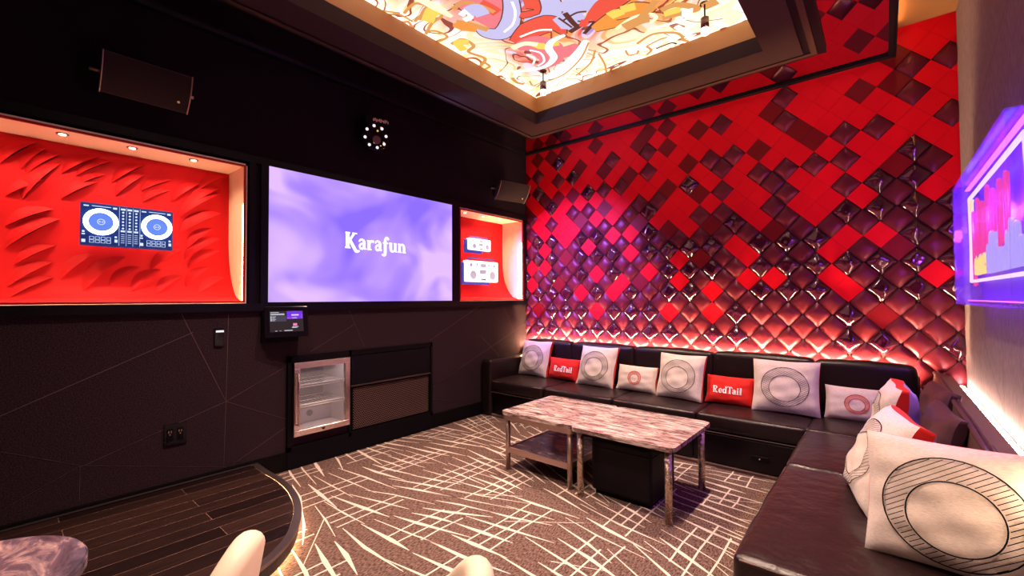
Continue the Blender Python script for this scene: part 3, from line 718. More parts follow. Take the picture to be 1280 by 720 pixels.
for pts, w, c, o_ in MUR:
    (outlined if o_ else stroke)(pts, w, c)
for co_, no_ in (((TX0 - mxc, 0, 0), (-1, 0, 0)), ((TX1 - mxc, 0, 0), (1, 0, 0)), ((0, TY1 - myc, 0), (0, 1, 0))):
    bmesh.ops.bisect_plane(bm, geom=bm.verts[:] + bm.edges[:] + bm.faces[:], plane_co=co_, plane_no=no_, clear_outer=True)
obj('painted_shapes', bm, PAINT, t, normals=False)

# pendants under the mural
def pendant_parts(t):
    bm = bmesh.new(); lathe(bm, [(0, 0), (.035, 0), (.035, -.008), (0, -.008)], (0, 0, 0), 20); obj('ceiling_rose', bm, 'bronze', t)
    bm = bmesh.new(); cyl(bm, (0, 0, -.008), (0, 0, -.115), .006, n=8); obj('stem', bm, 'black_matte', t)
    bm = bmesh.new(); lathe(bm, [(0, -.115), (.030, -.115), (.030, -.195), (0, -.195)], (0, 0, 0), 24); obj('shade', bm, 'bronze', t)
    bm = bmesh.new(); lathe(bm, [(0, -.195), (.028, -.195), (.028, -.236), (0, -.240)], (0, 0, 0), 20); obj('bulb', bm, 'lamp_glow', t)
p0 = thing('pendant_lamp', 'small bronze pendant over the corner of the mural nearest the screen', 'lamp', (-2.507, 3.454, 3.628), group='pendants under the mural'); pendant_parts(p0)
PEND = [(-2.507, 3.454), (-.997, 3.454), (-2.507, 2.0), (-.997, 2.0), (-2.507, .8), (-.997, .8)]
copy_thing(p0, (-.997, 3.454, 3.628), (0, 0, 0), 'bronze pendant near the red wall, over the pale end of the mural')
for x, y in PEND:
    light('SPOT', 'pendant_spot', (x, y, 3.375), 300, (1., .70, .54), (x + (.15 if x < -2 else 0), y, 0), spot_size=1.6, spot_blend=.9, shadow_soft_size=.03)

# ------------------------------------------------------------------ fixtures on the upper left wall
def speaker(label, c, yaw, pitch):
    t = thing('wall_speaker', label, 'speaker', c, (0, pitch, yaw))    # local +X is the front
    w, h, d = .225, .125, .20
    bm = bmesh.new()
    F = [bm.verts.new((0, s * w, z * h)) for s, z in ((-1, -1), (1, -1), (1, 1), (-1, 1))]; K = [bm.verts.new((-d, s * w * .78, z * h * .55 - .03)) for s, z in ((-1, -1), (1, -1), (1, 1), (-1, 1))]
    bm.faces.new(F); bm.faces.new(K[::-1])
    for i in range(4): bm.faces.new((F[i], K[i], K[(i + 1) % 4], F[(i + 1) % 4]))
    bmesh.ops.bevel(bm, geom=bm.edges[:], offset=.006, segments=2, affect='EDGES')
    obj('cabinet', bm, 'speaker_box', t)
    bm = bmesh.new(); n = 10; V = []
    for i in range(n + 1):
        z = -h + .006 + (2 * h - .012) * i / n; x = .003 + .022 * (1 - (z / h) ** 2)
        V.append([bm.verts.new((x, -w + .008, z)), bm.verts.new((x, w - .008, z))])
    for i in range(n):
        f = bm.faces.new((V[i][0], V[i][1], V[i + 1][1], V[i + 1][0])); f.smooth = True
    g = obj('grille', bm, 'speaker_grille', t)
    for s in (-1, 1):
        bm = bmesh.new(); tube(bm, [(.004 + .022 * (1 - (z / h) ** 2), s * (w - .005), z) for z in [-h + 2 * h * i / 10 for i in range(11)]], .004, 6); obj('edge_trim', bm, 'speaker_trim', t)
    bm = bmesh.new(); cyl(bm, (.012, w * .72, -h * .45), (.022, w * .72, -h * .45), .008, n=12); obj('badge', bm, 'badge', g)
    bm = bmesh.new(); br = w + .02
    tube(bm, [(-.09, -br, -.02), (-.14, -br, -.02), (-.165, -br * .5, 0), (-.165, br * .5, 0), (-.14, br, -.02), (-.09, br, -.02)], .009, 8); obj('bracket', bm, 'black_matte', t)
    for s in (-1, 1):
        bm = bmesh.new(); cyl(bm, (-.09, s * (w * .9), -.02), (-.09, s * (br + .018), -.02), .010, n=12); obj('bracket_knob', bm, 'speaker_trim', t)
    bm = bmesh.new(); Rm = Matrix.Rotation(yaw, 4, 'Z') @ Matrix.Rotation(pitch, 4, 'Y'); inv = Rm.inverted()
    a = Vector((-.165, 0, 0)); b = inv @ (Vector((XL, c[1] + (Rm @ a).y, c[2] + (Rm @ a).z)) - Vector(c))
    cyl(bm, a, b, .022, n=12); obj('wall_arm', bm, 'black_matte', t)
    return t
speaker('black box speaker above the wide red niche', (-3.55, .625, 2.775), math.radians(0), math.radians(30))
speaker('black box speaker in the corner above the smaller niche', (-3.50, 4.165, 2.72), math.radians(-14), math.radians(34))

t = thing('stage_light', 'round black party light with a ring of small white lenses', 'light', (-3.62, 2.31, 2.925), (0, math.radians(10), math.radians(-18)))
bm = bmesh.new(); cyl(bm, (-.13, 0, 0), (0, 0, 0), .115, .128, n=32); cyl(bm, (0, 0, 0), (.006, 0, 0), .128, .120, n=32); obj('head', bm, 'black_gloss', t, smooth=.6)
for k in range(8):
    a = 2 * PI * k / 8 + .2
    bm = bmesh.new(); cyl(bm, (.006, .098 * math.cos(a), .098 * math.sin(a)), (.014, .098 * math.cos(a), .098 * math.sin(a)), .014, .010, n=14); obj('lens', bm, 'lens_white', t)
for (y, z, r) in ((.015, .055, .009), (-.01, -.055, .009), (.05, -.075, .006), (.045, .09, .008), (.075, -.04, .006)):
    bm = bmesh.new(); cyl(bm, (.006, y, z), (.011, y, z), r, n=12); obj('small_lens', bm, 'lens_yellow', t)
bm = bmesh.new(); cyl(bm, (.006, .01, -.028), (.012, .01, -.028), .038, n=28); obj('centre_cap', bm, 'brown_disc', t)
bm = bmesh.new(); rbox(bm, (-.16, -.10, .12), (.0, .13, .19), .012, 2); hs = obj('housing', bm, 'black_matte', t)
bm = bmesh.new()
for i in range(11):
    y = -.03 + i * .0135; box(bm, (.0002, y, .140 + .006 * math.sin(i * 2.3)), (.003, y + .009, .163 + .005 * math.sin(i * 1.7)))
obj('label_strip', bm, 'label_pink', hs)
bm = bmesh.new(); tube(bm, [(-.06, -.14, 0), (-.06, -.14, .14), (-.12, 0, .17), (-.06, .145, .14), (-.06, .145, 0)], .012, 8); cyl(bm, (-.12, 0, .15), (-.155, 0, .15), .02, n=10); obj('bracket', bm, 'black_matte', t)
light('SPOT', 'tint_fill_spot', (-3.45, 2.36, 2.93), 1050, (.38, .20, 1.), (-2.98, 4.79, 1.66), spot_size=.88, spot_blend=1., shadow_soft_size=.05)  # added violet spot, stands in for the screen's reflection on the red wall
light('SPOT', 'tint_fill_spot', (-3.45, 2.30, 2.98), 75, (.25, .38, 1.), (-3.05, 3.30, 3.33), spot_size=.9, spot_blend=1., shadow_soft_size=.05)  # added blue spot, tints the soffit near the screen

# ------------------------------------------------------------------ wall controls on the lower left wall
t = thing('touch_tablet', 'tilted black touch screen on the wall below the television', 'tablet', (XL, 1.55, 1.20))
bm = bmesh.new(); box(bm, (.0, -.165, -.145), (.035, .115, .10)); rbox(bm, (.02, -.04, -.06), (.08, .06, .05), .01, 2); obj('wall_bracket', bm, 'black_matte', t)
Rt = Matrix.Translation((.075, 0, .02)) @ Matrix.Rotation(math.radians(-13), 4, 'Z') @ Matrix.Rotation(math.radians(-14), 4, 'Y')
def tilt(bm):
    bmesh.ops.transform(bm, matrix=Rt, verts=bm.verts[:]); return bm
bm = bmesh.new(); rbox(bm, (0, -.160, -.128), (.022, .160, .125), .006, 2); cs = obj('tablet_case', tilt(bm), 'black_gloss', t)
bm = bmesh.new(); box(bm, (.0222, -.122, -.085), (.0230, .122, .085)); sc_ = obj('screen', tilt(bm), 'tab_black', t)
bm = bmesh.new(); box(bm, (.0231, -.01+.012, .02), (.0236, .118, .083)); obj('video_preview', tilt(bm), 'tab_purple', sc_)
bm = bmesh.new()
box(bm, (.0231, -.118, .0), (.0234, -.002, .045))
obj('song_list', tilt(bm), 'tab_row', sc_)
def text_block(name, boxes):
    bm = bmesh.new()
    for y0, z0, y1, z1 in boxes: box(bm, (.0237, y0, z0), (.0241, y1, z1))
    obj(name, tilt(bm), 'tab_text', sc_)
text_block('heading_text', [(-.116, .072, -.056, .076), (-.116, .060, -.016, .064), (-.116, .052, -.016, .056)])
text_block('list_text', [(-.116, .004 + k * .0105, -.108, .011 + k * .0105) for k in range(4)] + [(-.104, .006 + k * .0105, -.084 + .006 * (k % 2), .009 + k * .0105) for k in range(4)])
text_block('preview_text', [(.035, .046, .09, .056), (.04, .024, .075, .028)])
text_block('caption_text', [(.04, -.048, .085, -.044), (.036, -.055, .075, -.051)])
text_block('footer_text', [(-.02, -.078, .04, -.073)]); text_block('footer_text', [(-.085, -.079, -.07, -.076)])
bm = bmesh.new(); box(bm, (.0235, .045, -.038), (.0239, .075, -.018)); box(bm, (.0235, -.055, -.078), (.0239, -.042, -.074)); obj('pink_icon', tilt(bm), 'tab_pink', sc_)

t = thing('thermostat', 'small black wall control with a lit bar above the power outlet', 'thermostat', (XL, 1.10, 1.058))
bm = bmesh.new(); rbox(bm, (.0, -.033, 0), (.014, .033, .13), .004, 2); pl = obj('plate', bm, 'black_gloss', t)
bm = bmesh.new(); box(bm, (.0142, -.024, .102), (.0152, .027, .116)); obj('display_bar', bm, 'lens_white', pl)
t = thing('wall_outlet', 'black double power outlet low on the fabric wall', 'outlet', (XL, .843, .40))
bm = bmesh.new(); rbox(bm, (.0, -.065, 0), (.010, .065, .145), .003, 2); pl = obj('faceplate', bm, 'black_gloss', t)
for y in (-.032, .026):
    bm = bmesh.new(); rbox(bm, (.0102, y - .018, .03), (.0135, y + .018, .115), .002, 1); so = obj('socket', bm, 'black_matte', t)
    bm = bmesh.new(); box(bm, (.0136, y - .010, .085), (.0142, y - .004, .100)); box(bm, (.0136, y + .004, .085), (.0142, y + .010, .100)); box(bm, (.0136, y - .004, .07), (.0142, y + .004, .078)); obj('slot', bm, 'speaker_trim', so)

# ------------------------------------------------------------------ built-in cabinet and drinks fridge
CY, CZ = 2.343, .0
t = thing('built_in_cabinet', 'low black built-in cabinet with a perforated vent beside the drinks fridge', 'cabinet', (XL, CY, 0))
bm = bmesh.new()
for (a, b) in (((1.585, .15), (1.615, .93)), ((2.128, .15), (2.150, .93)), ((3.075, .15), (3.10, .93)), ((1.585, .885), (3.10, .93)), ((1.585, .15), (3.10, .185))): box(bm, (.001, a[0] - CY, a[1]), (.030, b[0] - CY, b[1]))
box(bm, (.001, 2.150 - CY, .185), (.004, 3.075 - CY, .885)); box(bm, (.001, 1.585 - CY, .0), (.028, 3.10 - CY, .15))
obj('frame', bm, 'black_matte', t)
bm = bmesh.new(); rbox(bm, (.004, 2.155 - CY, .612), (.024, 3.07 - CY, .882), .003, 1); obj('upper_panel', bm, 'black_frame', t)
bm = bmesh.new(); box(bm, (.004, 2.15 - CY, .597), (.034, 3.075 - CY, .609)); obj('shelf_rail', bm, 'wall_line', t)
bm = bmesh.new(); box(bm, (.004, 2.165 - CY, .195), (.016, 3.065 - CY, .585), 0)
for i in range(30):
    for k in range(44):
        y = 2.175 + k * .0203 + (.010 if i % 2 else 0); z = .203 + i * .0127
        if y + .013 < 3.06: 
            q = [bm.verts.new((.0165, yy - CY, zz)) for yy, zz in ((y, z), (y + .014, z), (y + .014, z + .0052), (y, z + .0052))]; bm.faces.new(q).material_index = 1
obj('vent_grille', bm, ['grille', 'grille_dot'], t)

t = thing('drinks_fridge', 'steel-framed glass door drinks fridge, lit inside and empty', 'fridge', (XL, 1.872, .265))
bm = bmesh.new(); W2 = .249; Hh = .61
D = -.40
# the fridge body stands inside the wall's recess: five inner faces
D0, D1, yw, zb, zt_ = -.40, .028, .228, .025, .588
for q, mi in ((((D0, -yw, zb), (D0, yw, zt_)), 1), (((D0, -yw, zb), (D1, -yw, zt_)), 0), (((D0, yw, zb), (D1, yw, zt_)), 0)):
    (x0, a0, c0), (x1, a1, c1) = q
    box(bm, (x0 - (.004 if mi else 0), a0 - (.002 if a0 == a1 else 0), c0), (x1 if not mi else x0, a1 + (.002 if a0 == a1 else 0), c1), mi)
box(bm, (D0, -yw, zt_), (D1, yw, zt_ + .003), 0); box(bm, (D0, -yw, zb - .003), (D1, yw, zb), 0); rbox(bm, (D0, -yw, zb), (D0 + .16, yw, zb + .13), .01, 2, 0)
obj('liner', bm, ['fridge_inside', 'fridge_grey'], t)
for zs in (.235, .405):
    bm = bmesh.new()
    for k in range(15):
        y = -yw + .008 + k * (2 * yw - .016) / 14; tube(bm, [(D0 + .02, y, zs), (-.03, y, zs)], .0018, 5)
    for x in (D0 + .02, -.20, -.03): tube(bm, [(x, -yw + .004, zs), (x, yw - .004, zs)], .0035, 6)
    tube(bm, [(-.03, -yw + .004, zs - .018), (-.03, yw - .004, zs - .018)], .005, 6); tube(bm, [(-.03, -yw + .004, zs), (-.03, yw - .004, zs)], .006, 6)
    obj('wire_shelf', bm, 'wire_white', t)
bm = bmesh.new(); box(bm, (-.02, -yw + .02, zt_ - .008), (-.005, yw - .02, zt_ - .001)); obj('light_strip', bm, 'fridge_led', t)
bm = bmesh.new(); cyl(bm, (D0 + .16, .02, .105), (D0 + .165, .02, .105), .028, n=24); obj('fan_grille', bm, 'fridge_grey', t)
bm = bmesh.new()
for (a, b) in (((-W2, 0), (W2, .05)), ((-W2, Hh - .05), (W2, Hh)), ((-W2, .05), (-W2 + .05, Hh - .05)), ((W2 - .05, .05), (W2, Hh - .05))): rbox(bm, (.03, a[0], a[1]), (.060, b[0], b[1]), .003, 1)
dr = obj('door_frame', bm, 'brushed_steel', t)
bm = bmesh.new(); box(bm, (.040, -W2 + .049, .049), (.043, W2 - .049, Hh - .049)); obj('glass_pane', bm, 'pane_glass', dr)
bm = bmesh.new(); tube(bm, [(.060, -W2 + .022, .10), (.092, -W2 + .022, .10), (.092, -W2 + .022, .52), (.060, -W2 + .022, .52)], .008, 10); obj('handle', bm, 'chrome', dr)
bm = bmesh.new(); rbox(bm, (.060, -.012, .018), (.066, .012, .034), .002, 1); obj('lock', bm, 'black_matte', dr)

# ------------------------------------------------------------------ low stage at the left
OUT = [(-3.757, 1.362), (-3.534, 1.355), (-3.259, 1.356), (-2.996, 1.324), (-2.741, 1.246), (-2.521, 1.124), (-2.373, .990), (-2.272, .83), (-2.20, .60), (-2.165, .30), (-2.16, -.1), (-2.16, -2.25), (-3.757, -2.25)]
sm_ = curve_pts(OUT[:11], 5) + OUT[11:]
sm_ = [p for i, p in enumerate(sm_)]
def inset(poly, d):
    out = []; n = len(poly)
    for i in range(n):
        a, p, b = Vector(poly[i - 1]), Vector(poly[i]), Vector(poly[(i + 1) % n])
        e1 = (p - a).normalized(); e2 = (b - p).normalized(); nn = (Vector((e1.y, -e1.x)) + Vector((e2.y, -e2.x))); nn.normalize()
        out.append((p.x + nn.x * d, p.y + nn.y * d))
    return out
t = thing('stage_platform', 'low dark wooden stage with a curved metal edge, glowing underneath', 'stage', (-3., -.3, 0))
SX, SY = -3., -.3
shift = lambda P: [(x - SX, y - SY) for x, y in P]
P0 = shift(sm_); 
mat('stage_wood', (.03, .016, .013), .30, spec=.32)
nt = MATS['stage_wood'].node_tree; B = nt.nodes['Principled BSDF']; N = nt.nodes.new; LK = nt.links.new
tc = N('ShaderNodeTexCoord'); mp = N('ShaderNodeMapping'); mp.inputs['Rotation'].default_value = (0, 0, PI / 2); LK(tc.outputs['Object'], mp.inputs['Vector'])
bk = N('ShaderNodeTexBrick'); bk.inputs['Scale'].default_value = 1.; bk.inputs['Brick Width'].default_value = 1.15; bk.inputs['Row Height'].default_value = .128; bk.inputs['Mortar Size'].default_value = .0016
bk.inputs['Color1'].default_value = (.010, .0045, .005, 1); bk.inputs['Color2'].default_value = (.034, .016, .013, 1); bk.inputs['Mortar'].default_value = (.20, .11, .085, 1); bk.inputs['Bias'].default_value = -.1
LK(mp.outputs['Vector'], bk.inputs['Vector'])
gn = N('ShaderNodeTexNoise'); gn.inputs['Scale'].default_value = 9; gn.inputs['Detail'].default_value = 6; mp2 = N('ShaderNodeMapping'); mp2.inputs['Scale'].default_value = (9, .6, 1); LK(tc.outputs['Object'], mp2.inputs['Vector']); LK(mp2.outputs['Vector'], gn.inputs['Vector'])
mx = N('ShaderNodeMix'); mx.data_type = 'RGBA'; mx.blend_type = 'MULTIPLY'; mx.inputs[0].default_value = .7
rr = N('ShaderNodeValToRGB'); rr.color_ramp.elements[0].position = .3; rr.color_ramp.elements[0].color = (.4, .4, .4, 1); rr.color_ramp.elements[1].position = .7; rr.color_ramp.elements[1].color = (1.3, 1.3, 1.3, 1)
LK(gn.outputs['Fac'], rr.inputs['Fac']); LK(bk.outputs['Color'], mx.inputs[6]); LK(rr.outputs['Color'], mx.inputs[7]); LK(mx.outputs[2], B.inputs['Base Color'])
bm = bmesh.new(); prism(bm, inset(P0, .045)[::-1], .046, .1275); obj('deck', bm, 'stage_wood', t)
bm = bmesh.new(); A = P0; Bq = inset(P0, .043); n = len(A)
for i in range(n):
    j = (i + 1) % n
    for (z0, z1) in ((.112, .131),):
        q = [bm.verts.new((*A[i], z1)), bm.verts.new((*A[j], z1)), bm.verts.new((*Bq[j], z1)), bm.verts.new((*Bq[i], z1))]; bm.faces.new(q)
        bm.faces.new([bm.verts.new(p) for p in ((*A[i], z0), (*A[j], z0), (*A[j], z1), (*A[i], z1))])
obj('metal_edge', bm, 'stage_metal', t)
bm = bmesh.new()
for i in range(n):
    j = (i + 1) % n
    C_ = inset(P0, .012)
    bm.faces.new([bm.verts.new(p) for p in ((*C_[i], .046), (*C_[j], .046), (*C_[j], .112), (*C_[i], .112))])
obj('riser', bm, 'stage_side', t)
bm = bmesh.new(); prism(bm, inset(P0, .09)[::-1], 0, .046); obj('plinth', bm, 'black_matte', t)
bm = bmesh.new(); C_ = inset(P0, .035)
for i in range(2, n - 3):
    j = i + 1; D_ = inset(P0, .05)
    bm.faces.new([bm.verts.new(p) for p in ((*C_[i], .044), (*C_[j], .044), (*D_[j], .044), (*D_[i], .044))])
obj('light_strip', bm, 'led_warm', t)

# ------------------------------------------------------------------ coffee tables and black cube
def rounded_rect(x0, y0, x1, y1, r, n=6):
    P = []
    for cx, cy, a0 in ((x1 - r, y1 - r, 0), (x0 + r, y1 - r, 90), (x0 + r, y0 + r, 180), (x1 - r, y0 + r, 270)):
        for i in range(n + 1):
            a = math.radians(a0 + 90 * i / n); P.append((cx + r * math.cos(a), cy + r * math.sin(a)))
    return P
def table(label, x0, y0, x1, y1, h, legm, shelf):
    cx, cy = (x0 + x1) / 2, (y0 + y1) / 2; a, b = (x1 - x0) / 2, (y1 - y0) / 2
    t = thing('coffee_table', label, 'table', (cx, cy, 0))
    bm = bmesh.new(); prism(bm, rounded_rect(-a, -b, a, b, .045), h - .028, h); obj('marble_top', bm, 'marble', t)
    if shelf:
        bm = bmesh.new(); P = rounded_rect(-a + .004, -b + .004, a - .004, b - .004, .043); Q = rounded_rect(-a + .02, -b + .02, a - .02, b - .02, .03)
        for i in range(len(P)):
            j = (i + 1) % len(P)
            bm.faces.new([bm.verts.new((*p, z)) for p, z in ((P[i], h - .068), (P[j], h - .068), (P[j], h - .0285), (P[i], h - .0285))])
            bm.faces.new([bm.verts.new((*p, h - .068)) for p in (P[i], P[j], Q[j], Q[i])])
        obj('rail', bm, 'satin_steel', t)
        bm = bmesh.new(); prism(bm, rounded_rect(-a + .05, -b + .04, a - .05, b - .04, .01), .165, .18); obj('shelf', bm, 'marble_dark', t)
        bm = bmesh.new()
        for (p, q) in (((-a + .04, -b + .03, .142), (a - .04, -b + .045, .186)), ((-a + .04, b - .045, .142), (a - .04, b - .03, .186)), ((-a + .04, -b + .045, .142), (-a + .055, b - .045, .186)), ((a - .055, -b + .045, .142), (a - .04, b - .045, .186))): box(bm, p, q)
        obj('shelf_frame', bm, 'satin_steel', t)
        for sx in (-1, 1):
            for sy in (-1, 1):
                bm = bmesh.new(); cyl(bm, (sx * (a - .045), sy * (b - .045), 0), (sx * (a - .045), sy * (b - .045), h - .029), .020, n=20); obj('leg', bm, 'satin_steel', t)
    else:
        bm = bmesh.new(); ring(bm, (-a + .05, a - .05, -b + .05, b - .05), (-a + .075, a - .075, -b + .075, b - .075), h - .06, h - .029); obj('under_frame', bm, 'black_matte', t)
        for sx in (-1, 1):
            for sy in (-1, 1):
                bm = bmesh.new(); cyl(bm, (sx * (a - .055), sy * (b - .055), .012), (sx * (a - .055), sy * (b - .055), h - .029), .0235, n=20); lg = obj('leg', bm, 'hammered', t)
                bm = bmesh.new(); cyl(bm, (sx * (a - .055), sy * (b - .055), 0), (sx * (a - .055), sy * (b - .055), .013), .0215, n=20); obj('foot', bm, 'chrome', lg)
    return t
table('marble coffee table with a lower shelf and smooth steel legs', -2.435, 2.725, -1.745, 3.47, .478, 'chrome', True)
table('marble coffee table with hammered metal legs above the black cube', -1.725, 2.665, -.985, 3.42, .490, 'hammered', False)
t = thing('cube_ottoman', 'black leather cube ottoman tucked under the marble table', 'ottoman', (-1.415, 3.03, 0))
bm = bmesh.new(); rbox(bm, (-.225, -.215, .03), (.225, .215, .40), .03, 4); obj('body', bm, 'ottoman_black', t, smooth=1.)
bm = bmesh.new(); box(bm, (-.20, -.19, 0), (.20, .19, .03)); obj('base', bm, 'black_matte', t)
bm = bmesh.new(); tube(bm, [(x, y, .34) for x, y in rounded_rect(-.226, -.216, .226, .216, .03)], .004, 6, closed=True); obj('piping', bm, 'ottoman_black', t)

# ------------------------------------------------------------------ corner sofa
def cushion(bm, a, b, puff=.012, r=.03, n=8, mi=0, wr=0., seed=1):
    """an upholstered block with rounded edges and a softly domed top"""
    t = bmesh.new(); box(t, a, b)
    bmesh.ops.bevel(t, geom=t.edges[:], offset=r, segments=4, profile=.6, affect='EDGES')
    ed = [e for e in t.edges if e.calc_length() > .08]
    bmesh.ops.subdivide_edges(t, edges=ed, cuts=n, use_grid_fill=True)
    c = [(a[i] + b[i]) / 2 for i in range(3)]; h = [(b[i] - a[i]) / 2 for i in range(3)]
    rr = random.Random(seed); p1, p2 = rr.uniform(0, 6), rr.uniform(0, 6)
    for v in t.verts:
        u = [(v.co[i] - c[i]) / h[i] for i in range(3)]
        for i in range(3):
            k = [q for q in range(3) if q != i]
            e = max(0, 1 - u[k[0]] ** 2) * max(0, 1 - u[k[1]] ** 2)
            w = wr * math.sin(9 * u[k[0]] + 5 * u[k[1]] + p1) * math.sin(5 * u[k[1]] - 3 * u[k[0]] + p2) if i != 2 or wr else 0
            v.co[i] += u[i] * abs(u[i]) * (puff + w) * e ** .7
    for f in t.faces: f.smooth = True
    merge(bm, t, mi); t.free()
SOF = thing('corner_sofa', 'long black leather corner sofa with drawers along its base', 'sofa', (-1.6, 4.3, 0))
def so_(bm):
    bmesh.ops.translate(bm, vec=(1.6, -4.3, 0), verts=bm.verts[:]); return bm
FS = 3.86; XSF = -.455; YE = 1.81
bm = bmesh.new()
box(bm, (-3.62, FS + .03, .0), (XSF + .03, YB - .05, .31)); box(bm, (XSF + .03, YE + .03, .0), (.40, YB - .05, .31))
obj('base', so_(bm), 'lacquer', SOF)
bm = bmesh.new(); rbox(bm, (-3.765, FS, .0), (-3.60, YB - .06, .665), .045, 5); obj('armrest', so_(bm), 'leather', SOF, smooth=1.)
xs = [-3.60, -2.83, -2.02, -1.235, XSF + .005]
for i in range(4):
    bm = bmesh.new(); cushion(bm, (xs[i] + .004, FS, .305), (xs[i + 1] - .004, 4.56, .435), .012, .03, seed=i, wr=.003); sc = obj('seat_cushion', so_(bm), 'leather', SOF)
    bm = bmesh.new(); tube(bm, [(xs[i] + .03, FS + .004, .422), (xs[i + 1] - .03, FS + .004, .422)], .0045, 6); obj('piping', so_(bm), 'piping', sc)
for (y0, y1, x1, sd, wr) in ((FS + .002, 4.56, .30, 20, .003), (3.00, FS - .006, .30, 21, .003), (YE, 2.992, .405, 22, .007)):
    bm = bmesh.new(); cushion(bm, (XSF, y0, .305), (x1, y1, .438), .014, .032, 12, seed=sd, wr=wr); sc = obj('seat_cushion', so_(bm), 'leather_seat' if sd >= 21 else 'leather', SOF)
    bm = bmesh.new(); tube(bm, [(.28, y1 - .004, .420), (XSF + .025, y1 - .004, .424), (XSF + .004, y1 - .03, .424), (XSF + .004, y0 + .03, .424), (XSF + .025, y0 + .004, .424), (.28, y0 + .004, .42)], .0045, 6); obj('piping', so_(bm), 'piping', sc)
xb = [-3.60, -2.90, -2.10, -1.285, -.467, .178]
for i in range(5):
    bm = bmesh.new(); cushion(bm, (xb[i] + .004, 4.53, .42), (xb[i + 1] - .004, 4.675, .865 + .006 * (i == 3)), .02, .045, seed=40 + i, wr=.004); bc = obj('back_cushion', so_(bm), 'leather', SOF)
    bm = bmesh.new(); tube(bm, [(xb[i] + .04, 4.545, .855), (xb[i + 1] - .04, 4.545, .855)], .004, 6); obj('piping', so_(bm), 'leather', bc)
bm = bmesh.new(); rbox(bm, (-3.60, 4.65, .30), (.20, 4.685, .78), .012, 2); obj('back_frame', so_(bm), 'leather', SOF)
# right wing back: a sloping padded back with a rolled seam along its top
bm = bmesh.new(); t2 = bmesh.new()
prof = [(.285, .30), (.245, .40), (.285, .80), (.300, .815), (.385, .790), (.398, .770), (.398, .30)]
YW = 2.36
ys = [YW + (4.765 - YW) * i / 14 for i in range(15)]
R_ = [[t2.verts.new((x, y, z)) for x, z in prof] for y in ys]
for i in range(14):
    for k in range(len(prof)):
        q = (k + 1) % len(prof); t2.faces.new((R_[i][k], R_[i + 1][k], R_[i + 1][q], R_[i][q]))
t2.faces.new(R_[0]); t2.faces.new(R_[-1][::-1])
bmesh.ops.recalc_face_normals(t2, faces=t2.faces[:])
merge(bm, t2, 0); t2.free()
wb = obj('wing_back', so_(bm), 'leather_wing_lit', SOF, smooth=.5)
bm = bmesh.new(); tube(bm, [(.288, y, .812 + .004 * math.sin(y * 9)) for y in ys], .012, 8); tube(bm, [(.306, y, .818 + .003 * math.sin(y * 11)) for y in ys], .007, 8); obj('seam_roll', so_(bm), 'leather_pad', wb)
for y0, y1 in ((YE + .02, 2.98), (3.0, 3.84)):
    pass
# drawers in the base
for x0, x1 in ((-3.50, -2.85), (-2.80, -2.05), (-1.99, -1.27), (-1.21, -.47)):
    bm = bmesh.new(); rbox(bm, (x0, FS + .012, .045), (x1, FS + .031, .275), .004, 1); dw = obj('drawer', so_(bm), 'lacquer', SOF)
    xm = (x0 + x1) / 2 + .08
    bm = bmesh.new(); rbox(bm, (xm - .06, FS + .006, .125), (xm + .06, FS + .014, .165), .002, 1); pl = obj('recess_pull', so_(bm), 'black_matte', dw)
    bm = bmesh.new(); cyl(bm, (xm, FS + .004, .148), (xm, FS - .006, .148), .006, n=10); obj('knob', so_(bm), 'chrome', dw)
bm = bmesh.new(); box(bm, (-3.60, FS + .022, .0), (XSF + .03, FS + .028, .035)); box(bm, (-3.6, FS + .010, .288), (XSF + .03, FS + .02, .294)); box(bm, (-3.6, FS + .010, .026), (XSF + .03, FS + .02, .031)); obj('base_line', so_(bm), 'piping', SOF)
# light strips behind the backs
t = thing('light_strip', 'warm light strip behind the sofa back along the red wall', 'light', (-1.7, YB - .088, .80))
bm = bmesh.new(); box(bm, (-2.05, -.006, -.03), (1.86, .004, -.022)); obj('diode_strip', bm, 'led_orange', t)
bm = bmesh.new(); box(bm, (-2.05, -.010, -.045), (1.86, .008, -.03)); obj('channel', bm, 'black_matte', t)
t = thing('light_strip', 'bright warm light strip behind the sofa back along the grey wall', 'light', (.43, 3.2, .73))
bm = bmesh.new(); box(bm, (-.010, -1.6, -.01), (.016, 1.53, -.002)); obj('diode_strip', bm, 'led_white', t)
bm = bmesh.new(); box(bm, (-.014, -1.6, -.024), (.02, 1.53, -.01)); obj('channel', bm, 'black_matte', t)

